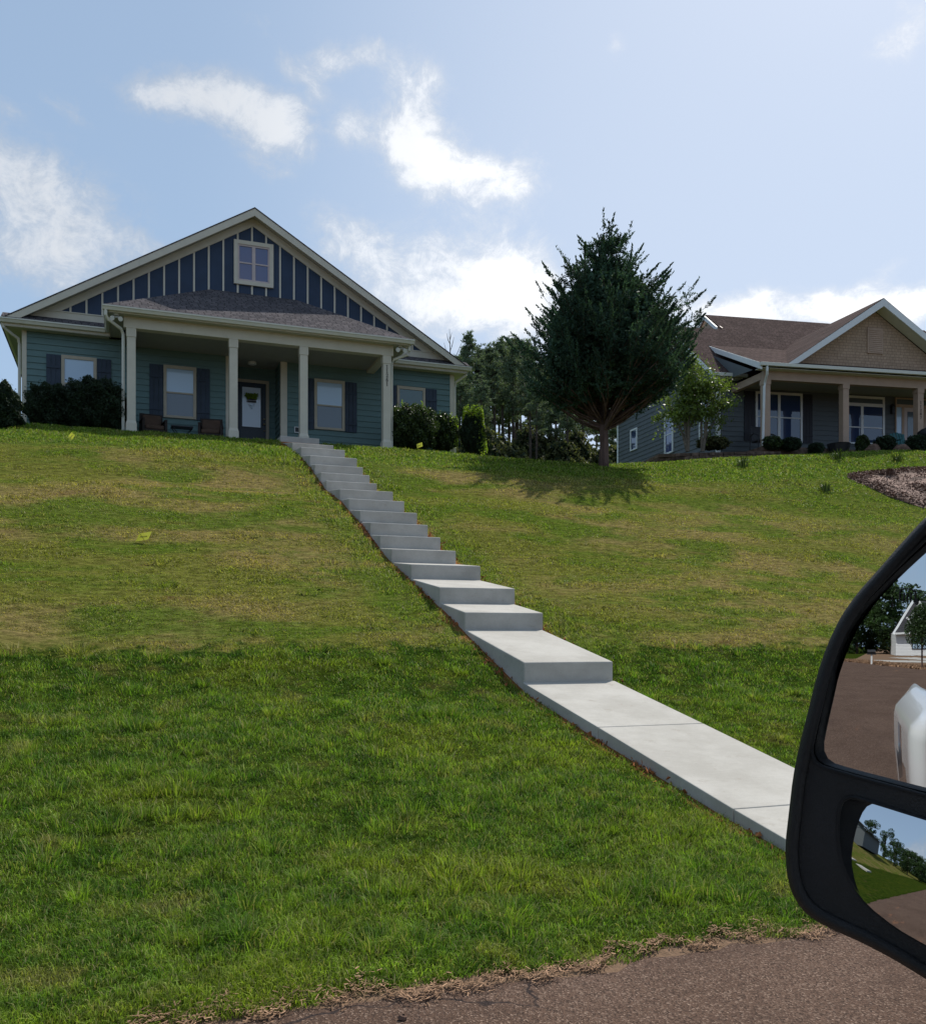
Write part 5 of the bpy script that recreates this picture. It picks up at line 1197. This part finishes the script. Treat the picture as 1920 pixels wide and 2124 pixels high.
# ------------------------------------------------------------------ the truck the picture is taken from (frame d forward, n to its left, camera at the origin)
def sph(x, y, P, m, R):
    v = Vector(((x-CX)/F, 1, (HY-y)/F)).normalized(); c = P-m*R; b = v.dot(c); q = b*b-(c.dot(c)-R*R); t = b-math.sqrt(max(q, 0)); p = v*t
    return p, (p-c)/R
def smooth_poly(P, it=2):
    for _ in range(it):
        Q = []
        for a, b in zip(P, P[1:]+P[:1]): Q += [(a[0]*.78+b[0]*.22, a[1]*.78+b[1]*.22), (a[0]*.22+b[0]*.78, a[1]*.22+b[1]*.78)]
        P = Q
    return P
def build_truck():
    z0 = -1.5; org = (0, 0, z0); R = empty('pickup_truck', W(-.6, -.55, z0), TH); tag(R, 'white pickup truck whose black towing mirror fills the right edge', 'truck')
    o_ = (-.6, -.55, z0); B = lambda m, name, mat, **k: m.build(name, M[mat], R, o_, **k)
    # mirror glasses: two convex patches; outlines read where their rims stand in the picture
    m1 = Vector((-.7235, -.6902, -.0069)).normalized(); P1 = Vector((.3844, .9, -.0352))
    m2 = Vector((-.8282, -.5332, .1725)).normalized(); P2 = Vector((.385, .88, -.1994)); mm = (m1*.93+Vector((0, 0, 0))).normalized()
    s2_ = 1.0538
    up_out = [(x*s2_, y*s2_) for x, y in [(1835,1062),(1780,1114),(1730,1165),(1692,1208),(1665,1250),(1645,1300),(1630,1370),(1615,1432),(1605,1478),(1614,1498),(1650,1510),(1822,1556),(1900,1577),(1975,1590),(1990,1540),(1990,1100),(1960,1020),(1890,1030)]]
    lo_out = [(x*s2_, y*s2_) for x, y in [(1668,1578),(1692,1582),(1822,1625),(1975,1672),(1985,1700),(1975,1900),(1930,1905),(1822,1848),(1770,1818),(1715,1775),(1685,1735),(1664,1690),(1658,1640),(1660,1595)]]
    hou = [(x*s2_, y*s2_) for x, y in [(1822,1016),(1770,1073),(1725,1125),(1688,1166),(1655,1212),(1628,1268),(1607,1330),(1590,1400),(1572,1470),(1560,1530),(1552,1600),(1545,1660),(1547,1715),(1556,1755),(1575,1788),(1602,1812),(1650,1836),(1700,1858),(1760,1890),(1822,1928),(1900,1975),(2000,2010),(2080,1990),(2110,1900),(2110,1100),(2080,960),(2000,930),(1900,955)]]
    hou = smooth_poly(hou, 1); up_out = smooth_poly(up_out, 1); lo_out = smooth_poly(lo_out, 1); GROW = 6
    inv = Matrix.Rotation(-TH, 4, 'Z') @ Matrix.Translation(-Vector(W(*o_)))
    def loc(p): q = inv @ Vector(p); return tuple(q)
    def planept(x, y, off):                           # on the housing's face plane, off metres toward the viewer
        v = Vector(((x-CX)/F, 1, (HY-y)/F)); c = P1+mm*off; return v*(c.dot(mm)/v.dot(mm))
    side = empty('side_mirror', (0, 0, 0)); bpy.data.objects.remove(side)
    # housing: outer shell swept back away from the viewer, a rim, and a web between the two glasses
    def offs(poly, k):
        cx = sum(p[0] for p in poly)/len(poly); cy = sum(p[1] for p in poly)/len(poly); Q = []
        n = len(poly)
        for i in range(n):
            a, b = poly[i-1], poly[(i+1) % n]; t = Vector((b[0]-a[0], b[1]-a[1])).normalized(); nn = Vector((t.y, -t.x))
            if nn.x*(poly[i][0]-cx)+nn.y*(poly[i][1]-cy) < 0: nn = -nn
            Q.append((poly[i][0]+nn.x*k, poly[i][1]+nn.y*k))
        return Q
    up_out = offs(up_out, GROW); lo_out = offs(lo_out, GROW)
    m = MB(); n = len(hou); f1 = planept(1850, 1400, 0)
    rings = []
    O = [Vector(planept(x, y, 0)) for x, y in hou]
    inn = offs(hou, -14); inn2 = offs(hou, -26)
    I1 = [Vector(planept(x, y, .010)) for x, y in inn]; I2 = [Vector(planept(x, y, .004)) for x, y in inn2]
    cen = sum(O, Vector())/n
    def back(k, dist): return [p+(cen-p)*k-mm*dist for p in O]
    for L_ in (I2, I1, O, back(.02, .03), back(.10, .08), back(.32, .125), back(.7, .14)):
        i = len(m.v); m.v += [loc(p) for p in L_]; rings.append(i)
    for A_, B_ in zip(rings, rings[1:]):
        for j in range(n): m.f.append((A_+j, A_+(j+1) % n, B_+(j+1) % n, B_+j)); m.mi.append(0)
    m.f.append(tuple(range(rings[-1], rings[-1]+n))); m.mi.append(0)
    side = m.build('side_mirror', M['plastic'], R, smooth=True); side['label'] = 'black side mirror with a tall upper glass and a wide angle lower glass'
    # front web with two openings: bridge rings between housing lip and each opening
    def bezel(poly, off, depth, nm):
        m = MB(); n = len(poly); outp = offs(poly, 13); ix = offs(poly, 4)
        A_ = [Vector(planept(x, y, off-.010)) for x, y in outp]; Bq = [Vector(planept(x, y, off)) for x, y in ix]; Cq = [Vector(planept(x, y, off-depth)) for x, y in poly]
        rr = []
        for L_ in (A_, Bq, Cq): i = len(m.v); m.v += [loc(p) for p in L_]; rr.append(i)
        for a, b in zip(rr, rr[1:]):
            for j in range(n): m.f.append((a+j, a+(j+1) % n, b+(j+1) % n, b+j)); m.mi.append(0)
        return m.build(nm, M['plastic'], side, smooth=True)
    bezel(up_out, .006, .012, 'bezel'); bezel(lo_out, .006, .022, 'bezel')
    # the face plate of the housing, with the two openings cut out
    m = MB()
    import bmesh
    bm = bmesh.new()
    def loop(poly, off):
        vs = [bm.verts.new(loc(planept(x, y, off))) for x, y in poly]; return [bm.edges.new((vs[i], vs[(i+1) % len(vs)])) for i in range(len(vs))]
    ed = loop(offs(hou, -24), .002)+loop(offs(up_out, 9), .002)+loop(offs(lo_out, 9), .002)
    bmesh.ops.triangle_fill(bm, use_beauty=True, use_dissolve=False, edges=ed)
    me = bpy.data.meshes.new('face_plate'); bm.to_mesh(me); bm.free(); me.materials.append(M['plastic']); fp = bpy.data.objects.new('face_plate', me); C.objects.link(fp); fp.parent = side
    def glass(poly, P, mn, Rr, nm, sink, grow=6):
        poly = offs(poly, grow); n = len(poly); cx = sum(p[0] for p in poly)/n; cy = sum(p[1] for p in poly)/n; K = 22; V = []; NN = []
        for k in range(K+1):
            t = max(k/K, .0005)
            for (x, y) in poly:
                p, nr = sph(cx+(x-cx)*t, cy+(y-cy)*t, P-mn*sink, mn, Rr); V.append(loc(p)); NN.append(tuple(Matrix.Rotation(-TH, 3, 'Z') @ nr))
        fs = [(a*n+j, a*n+(j+1) % n, (a+1)*n+(j+1) % n, (a+1)*n+j) for a in range(K) for j in range(n)]
        v0, v1, v2 = (Vector(V[i]) for i in fs[5*n][:3])
        if (v1-v0).cross(v2-v0).dot(Vector(NN[5*n])) < 0: fs = [tuple(reversed(f_)) for f_ in fs]
        me = bpy.data.meshes.new(nm); me.from_pydata(V, [], fs); me.materials.append(M['mirror']); me.polygons.foreach_set('use_smooth', [True]*len(fs)); me.update()
        me.normals_split_custom_set_from_vertices(NN)
        o = bpy.data.objects.new(nm, me); C.objects.link(o); o.parent = side; return o
    glass(up_out, P1, m1, 3.0, 'upper_glass', .006)
    glass(lo_out, P2, m2, .45, 'lower_glass', .012)
    # small heated-glass symbol etched in the upper mirror
    m = MB()
    def fl(x, y): p, nr = sph(x, y, P1-m1*.0055, m1, 3.0); return Vector(loc(p+nr*.0006))
    def stroke(pts, w_):
        for a, b in zip(pts, pts[1:]):
            A_, B_ = fl(*a), fl(*b); t = (B_-A_).normalized(); nz_ = t.cross(Vector((-.92, -.40, 0))).normalized()*w_; m.face([A_-nz_, A_+nz_, B_+nz_, B_-nz_])
    bx_, by = 1866, 1218
    stroke([(bx_,by+28),(bx_-1,by+12),(bx_+3,by+4),(bx_+14,by+3),(bx_+27,by+6),(bx_+32,by+10),(bx_+32,by+28),(bx_+28,by+31)], .00055)
    for q in (8, 15, 22): stroke([(bx_+q,by+12),(bx_+q+1,by+18),(bx_+q-1,by+24),(bx_+q,by+30)], .00045)
    stroke([(bx_+34,by+24),(bx_+36,by+30),(bx_+33,by+36)], .0012)
    m.build('etched_symbol', M['black'], side)
    m = MB(); m.tube([(1.30, .88, 1.62), (1.35, .75, 1.63), (1.42, .50, 1.60)], .035, 8); m.tube([(1.30, .90, 1.30), (1.35, .75, 1.30), (1.42, .50, 1.32)], .035, 8)
    arm = m.build('mirror_arm', M['plastic'], side)
    # body (local frame of R is d+.6, n+.55, z+1.5): side skin at n = .36, widened round the wheels
    X = lambda d: d+.6; NS = .36
    def skin(d0, d1, ztop, zbot, bulge=None, name='bed'):
        m = MB(); K = 40; prof = [(-.02, ztop), (.0, ztop-.03), (.0, ztop-.30), (.012, ztop-.42), (.0, -.75), (-.015, zbot)]
        def rows(d):
            b = 0
            if bulge: b = .070*float(sstep(.98-abs(d-bulge), 0, .35))
            
            if bulge and bulge < 0: return [(d, NS-.14, -.34), (d, NS-.12, -.335), (d, NS-.10+b*.2, -.355), (d, NS-.05+b*.55, -.42), (d, NS-.012+b*.9, -.49), (d, NS-.003+b, -.56), (d, NS+b, -.80), (d, NS+b*.9-.01, zbot)]
            return [(d, NS+o, z) for o, z in prof[:3]]+[(d, NS+b*.3, -.50), (d, NS+b*.96, -.60), (d, NS+b, -.66), (d, NS+b*.9-.01, zbot)]
        L_ = [rows(d0+(d1-d0)*i/K) for i in range(K+1)]
        for a, b in zip(L_, L_[1:]):
            for i in range(len(a)-1):
                cx_ = (a[0][0]+b[0][0])/2; zc = (a[i][2]+a[i+1][2])/2
                if bulge and math.hypot(cx_-bulge, zc+1.1) < .45: continue
                m.face([a[i], b[i], b[i+1], a[i+1]])
        # mirror image on the far side
        for f_ in list(m.f):
            pass
        k = len(m.v); m.v += [(p[0], -1.1-p[1], p[2]) for p in m.v]; m.f += [tuple(i+k for i in f_) for f_ in m.f]; m.mi += m.mi[:]
        return m
    for nm, (d0, d1, zt, bg_) in dict(truck_bed=(-4.1, -2.02, -.41, -3.15), cab=(-2.0, 1.25, -.30, None), fender=(1.26, 2.9, -.36, 2.1)).items():
        m = skin(d0, d1, zt, -1.12, bg_)
        if nm == 'truck_bed': m.box(d0, d0+.05, -1.38, .26, -1.1, -.42); m.box(d0+.05, d1, -1.42, .32, -.9, -.86); m.box(d1-.05, d1, -1.38, .26, -1.1, -.42)
        if nm == 'fender': m.box(1.3, 2.85, -1.44, .33, -.42, -.38); m.box(2.86, 2.9, -1.44, .34, -1.1, -.40)
        B(m, nm, 'paint', smooth=(nm == 'truck_bed'), weld=True)
    m = MB()                                          # roof, pillars, screens of the cab
    for s_ in (.33, -1.43):
        a = s_; b = s_*1.0+(-.06 if s_ > 0 else .06)
        for P in ([(1.22,a,-.30),(.86,b,.50)], [(-.80,a,-.30),(-.80,b,.50)], [(-1.96,a,-.30),(-1.82,b,.50)]): m.tube(P, .035, 6)
    m.box(-1.9, .92, -1.40, .27, .50, .56); B(m, 'cab_roof', 'paint')
    for d, nm in ((-3.15, 'wheel'), (2.1, 'wheel')):
        for s_ in (.20, -1.30):
            m = MB(); m.tube([(d, s_-.13, -1.10), (d, s_-.12, -1.10), (d, s_+.12, -1.10), (d, s_+.13, -1.10)], [.36, .40, .40, .36], 28); wh = B(m, nm, 'rubber')
            m = MB(); m.tube([(d, s_-.135, -1.10), (d, s_+.135, -1.10)], [.24, .24], 20); m.build('rim', M['chrome'], wh, o_)
    m = MB(); m.box(-4.125, -4.10, .10, .24, -.80, -.50); B(m, 'tail_lamp', 'red'); m = MB(); m.box(-4.3, -4.12, -1.4, .30, -1.05, -.88); B(m, 'bumper', 'chrome')
    m = MB(); m.box(-.9, -.3, -.7, -.1, -.85, -.7); m.box(-1.0, -.88, -.7, -.1, -.7, -.15); m.box(-1.95, 1.2, -1.4, .28, -1.05, -1.0); B(m, 'seats', 'interior')
    m = MB(); m.tube([(-.55,.372,-.48),(-.40,.40,-.48),(-.30,.372,-.48)], .014, 6); B(m, 'door_handle', 'paint')
build_truck()

# ------------------------------------------------------------------ what the mirrors look back on
def behind():
    # pale drive, dry strip
    m = MB(); m.face([(-64,12,-1.53),(-59,12,-1.53),(-44,-30,-1.53),(-52,-30,-1.53)]); m.face([(-72,-3,-1.525),(-60,-6,-1.525),(-60,-9,-1.525),(-74,-6,-1.525)]); o = m.build('driveway', M['conc']); o.rotation_euler = (0,0,TH); tag(o, kind='structure')
    k = 9000; t = RNG.uniform(0, 1, k); q = RNG.uniform(0, 2.6, k); d = -59+t*22+0*q; n = 2.6-(d+57)*.284-q
    p = np.stack([d-q*.0, n, np.full(k, -1.53)], -1); sd = RNG.normal(size=(k, 3))*np.array([.09,.09,0]); tp = p+RNG.normal(size=(k, 3))*np.array([.08,.08,.02])+np.array([0,0,.14])
    o = soup('dry_verge', np.stack([p-sd, p+sd, tp], 1), M['straw']); o.rotation_euler = (0,0,TH); tag(o, 'dry tan grass strip between the far road edge and the pale drive, seen in the upper mirror', 'grass', None, 'stuff')
    # white house with steep charcoal gables
    e = empty('white_house', W(-86, -8, -1.5), TH); tag(e, 'white house with steep charcoal gables seen in the upper mirror', 'house'); o_ = (-86, -8, -1.5)
    m = MB(); siding(m, lambda a, o, z: (-85+o, a, z), -16, -4.7, -1.5, 1.7, .2); siding(m, lambda a, o, z: (a, -4.7+o, z), -97, -85, -1.5, 1.7, .2); m.box(-97,-85.05,-16,-4.75,-1.5,1.7)
    m.prism([(-85.6,-6.55,3.35),(-85.6,-8.95,3.35),(-85.6,-7.75,5.5)], (-.5,0,0)); m.prism([(-84.6,-9.4,1.6),(-84.6,-16.4,1.6),(-84.6,-12.9,6.0)], (-.3,0,0)); m.build('wall', M['white'], e, o_)
    m = MB()
    m.prism([(-84.4,-4.4,1.55),(-84.4,-16,1.55),(-89.5,-16,6.2),(-89.5,-7.3,6.2)], (0,0,-.1)); m.prism([(-89.5,-7.3,6.2),(-89.5,-16,6.2),(-95,-16,1.5),(-95,-4.4,1.5)], (0,0,-.1))
    for c, hw, zt, zb, x0 in ((-7.75, 1.5, 5.9, 3.2, -85.2), (-12.9, 4.0, 6.5, 1.5, -84.0)):
        for s_ in (-1, 1): m.prism([(x0,c,zt),(x0,c+s_*hw,zb),(x0-4,c+s_*hw,zb),(x0-4,c,zt)], (0,0,-.06))
    m.build('roof', M['greyshingle'], e, o_)
    m = MB()
    for c, hw, zt, zb, x0 in ((-7.75, 1.55, 5.97, 3.15, -85.15), (-12.9, 4.05, 6.57, 1.5, -83.95)):
        for s_ in (-1, 1): m.prism([(x0,c,zt),(x0,c+s_*hw,zb),(x0,c+s_*hw,zb-.3),(x0,c,zt-.42)], (.06,0,0))
    m.prism([(-84.3,-4.3,1.5),(-89.4,-7.2,6.25),(-89.4,-7.5,6.0),(-84.3,-4.6,1.3)], (.1,.1,0)); m.prism([(-84.0,-5.9,3.5),(-84.0,-7.7,1.6),(-84.0,-7.95,1.6),(-84.0,-6.05,3.7)], (.1,0,0)); m.box(-84.35,-84.2,-9.4,-4.5,1.35,1.6)
    m.build('rake_board', M['white'], e, o_)
    m = MB()
    for q in ((-6.9,-6.8),(-7.55,-7.47),(-8.2,-8.12),(-8.9,-8.8)): m.box(-84.97,-84.88,q[0],q[1],-.6,1.35)
    m.box(-84.97,-84.88,-8.8,-6.9,1.22,1.35); m.box(-84.97,-84.88,-8.8,-6.9,.85,.93); m.box(-84.97,-84.88,-8.8,-6.9,-.6,-.5); wn = m.build('window', M['metal'], e, o_)
    m = MB(); m.box(-84.96,-84.93,-8.8,-6.9,-.55,1.3); m.build('pane', M['blind'], wn, o_)
    # mailboxes
    for n_, d_, lb in ((1.85,-53.5,'black mailbox on a stone base, farther one in the upper mirror'), (-.5,-46.0,'small black mailbox standing alone at the far kerb in the upper mirror')):
        e = empty('mailbox', W(d_, n_, -1.5), TH); tag(e, lb, 'mailbox')
        m = MB(); m.box(-.06,.06,-.06,.06,0,.85); m.build('post', M['white'], e); m = MB(); m.box(-.12,.12,-.34,.34,.72,.80); m.tube([(0,-.30,.93),(0,.30,.93)], .17, 10); m.build('box', M['metal'], e)
    # young street tree
    e = empty('young_tree', W(-38.2, -3.3, -1.5), 0); tag(e, 'young dark street tree in front of the white house in the upper mirror', 'tree'); m = MB(); m.tube([(0,0,0),(0,0,1.5),(.05,0,3)], [.06,.05,.02], 7); m.build('trunk', M['bark'], e)
    P = RNG.normal(size=(5000, 3)); P /= np.linalg.norm(P, axis=1)[:, None]; P *= (RNG.uniform(0, 1, (5000, 1))**.45)*np.array([1.0,1.0,1.45]); P[:, :2] *= (1-.35*(P[:, 2:]/1.45)); P += np.array([0,0,2.7]); soup('crown', leaves(P, .14, .6), M['decid'], e)
    # woodland edge behind the white house: a few tree shapes, copied
    pr = []
    for s_ in range(3):
        rg = np.random.default_rng(70+s_); e = empty('woodland_tree', (0,0,0), 0); m = MB(); m.tube([(0,0,0),(0,0,5),(.2,0,9)], [.25,.2,.05], 7); m.build('trunk', M['pinebark'], e)
        L = []
        for i in range(34):
            c = np.array([rg.normal(0, 1.7), rg.normal(0, 1.7), rg.uniform(.8, 10.2)]); c[:2] *= (1.15-.55*abs(c[2]-4.5)/6); r_ = rg.uniform(.7, 1.4); q = rg.normal(size=(170, 3)); q /= np.linalg.norm(q, axis=1)[:, None]; L.append(c+q*r_*rg.uniform(.75, 1.05, (170, 1)))
        soup('crown', leaves(np.concatenate(L), .42, .6), M['decid'], e); pr.append(e)
    used = [0]*3; rg = random.Random(9); i = 0
    spots = [(-98-rg.uniform(0, 6)-(j % 2)*5, 22-j*2.7, 1.0) for j in range(22)]+[(-72, 13, .8), (-66, 17, .85), (-80, 9, .8), (-60, 26, .9), (-75, 24, .9)]
    # far side of the street, opposite the houses: what the windows reflect
    spots += [(rg.uniform(-30, 70), -62-rg.uniform(0, 12), 1.0) for j in range(14)]
    for (d, n_, s_) in spots:
        k = i % 3; o = pr[k] if not used[k] else copy_tree(pr[k]); used[k] = 1; i += 1
        zz = -1.6 if n_ < 4 else float(G(d, n_)); o.location = W(d, n_, zz); s1 = s_*rg.uniform(.85, 1.1); o.scale = (s1*1.15, s1*1.15, s1); o.rotation_euler = (0, 0, rg.uniform(0, 6.28)); tag(o, 'broad leaved woodland tree behind the far side of the road', 'tree', 'woodland trees behind the viewer')
    # up the hill behind: neighbour, its terraced slabs, a white post, a blue grey house (lower mirror)
    e = empty('grey_house', W(-17, 24, 5.2), TH); tag(e, 'dark grey gabled house on the hill in the lower mirror', 'house'); o_ = (-17, 24, 5.2)
    m = MB(); m.box(-23,-12,23.5,34,4.6,8.2); m.prism([(-23.2,23.4,8.2),(-11.8,23.4,8.2),(-17.5,23.4,12.6)], (0,.3,0)); m.build('wall', M['bluesiding'], e, o_)
    m = MB()
    for s_ in (-1, 1): m.prism([(-17.5,23.0,12.9),(-17.5+s_*6.6,23.0,8.0),(-17.5+s_*6.6,34.5,8.0),(-17.5,34.5,12.9)], (0,0,-.1))
    m.build('roof', M['greyshingle'], e, o_)
    for x in (-21.5,-19.5,-16.5,-14):
        m = MB(); m.box(x,x+.9,23.42,23.47,5.8,7.3); m.build('window', M['white'], e, o_); 
    e = empty('blue_house', W(-44, 22, 4.5), TH); tag(e, 'pale blue grey house with a low gable seen in the lower mirror', 'house'); o_ = (-44, 22, 4.5)
    m = MB(); m.box(-50,-38,18,30,3.2,6.6); m.prism([(-37.95,17.9,6.6),(-37.95,30.1,6.6),(-37.95,24,9.2)], (-.2,0,0)); m.build('wall', M['bluesiding'], e, o_)
    m = MB()
    for s_ in (-1, 1): m.prism([(-37.4,24,9.5),(-37.4,24+s_*6.8,6.5),(-50.5,24+s_*6.8,6.5),(-50.5,24,9.5)], (0,0,-.12))
    m.build('roof', M['greyshingle'], e, o_)
    m = MB(); m.tube([(0,0,0),(0,0,1.6)], .04, 8); o = m.build('marker_post', M['white']); o.location = Gw(-16.5, 15.5); tag(o, 'slim white post on the hill in the lower mirror', 'post')
    e = empty('neighbour_steps', Gw(-19, 14), TH); tag(e, 'separate pale walk slabs stepping up the hill in the lower mirror', 'steps'); o_ = (-19, 14, float(G(-19, 14)))
    for i in range(7):
        n_ = 8.2+i*2.1; zz = float(G(-19, n_))+.12; m = MB(); m.hexa([(-19.6,n_,zz-.25),(-18.2,n_,zz-.25),(-19.6,n_+1.7,zz+.1),(-18.2,n_+1.7,zz+.1),(-19.6,n_,zz),(-18.2,n_,zz),(-19.6,n_+1.7,zz+.35),(-18.2,n_+1.7,zz+.35)]); m.build('slab', M['conc'], e, o_)
behind()
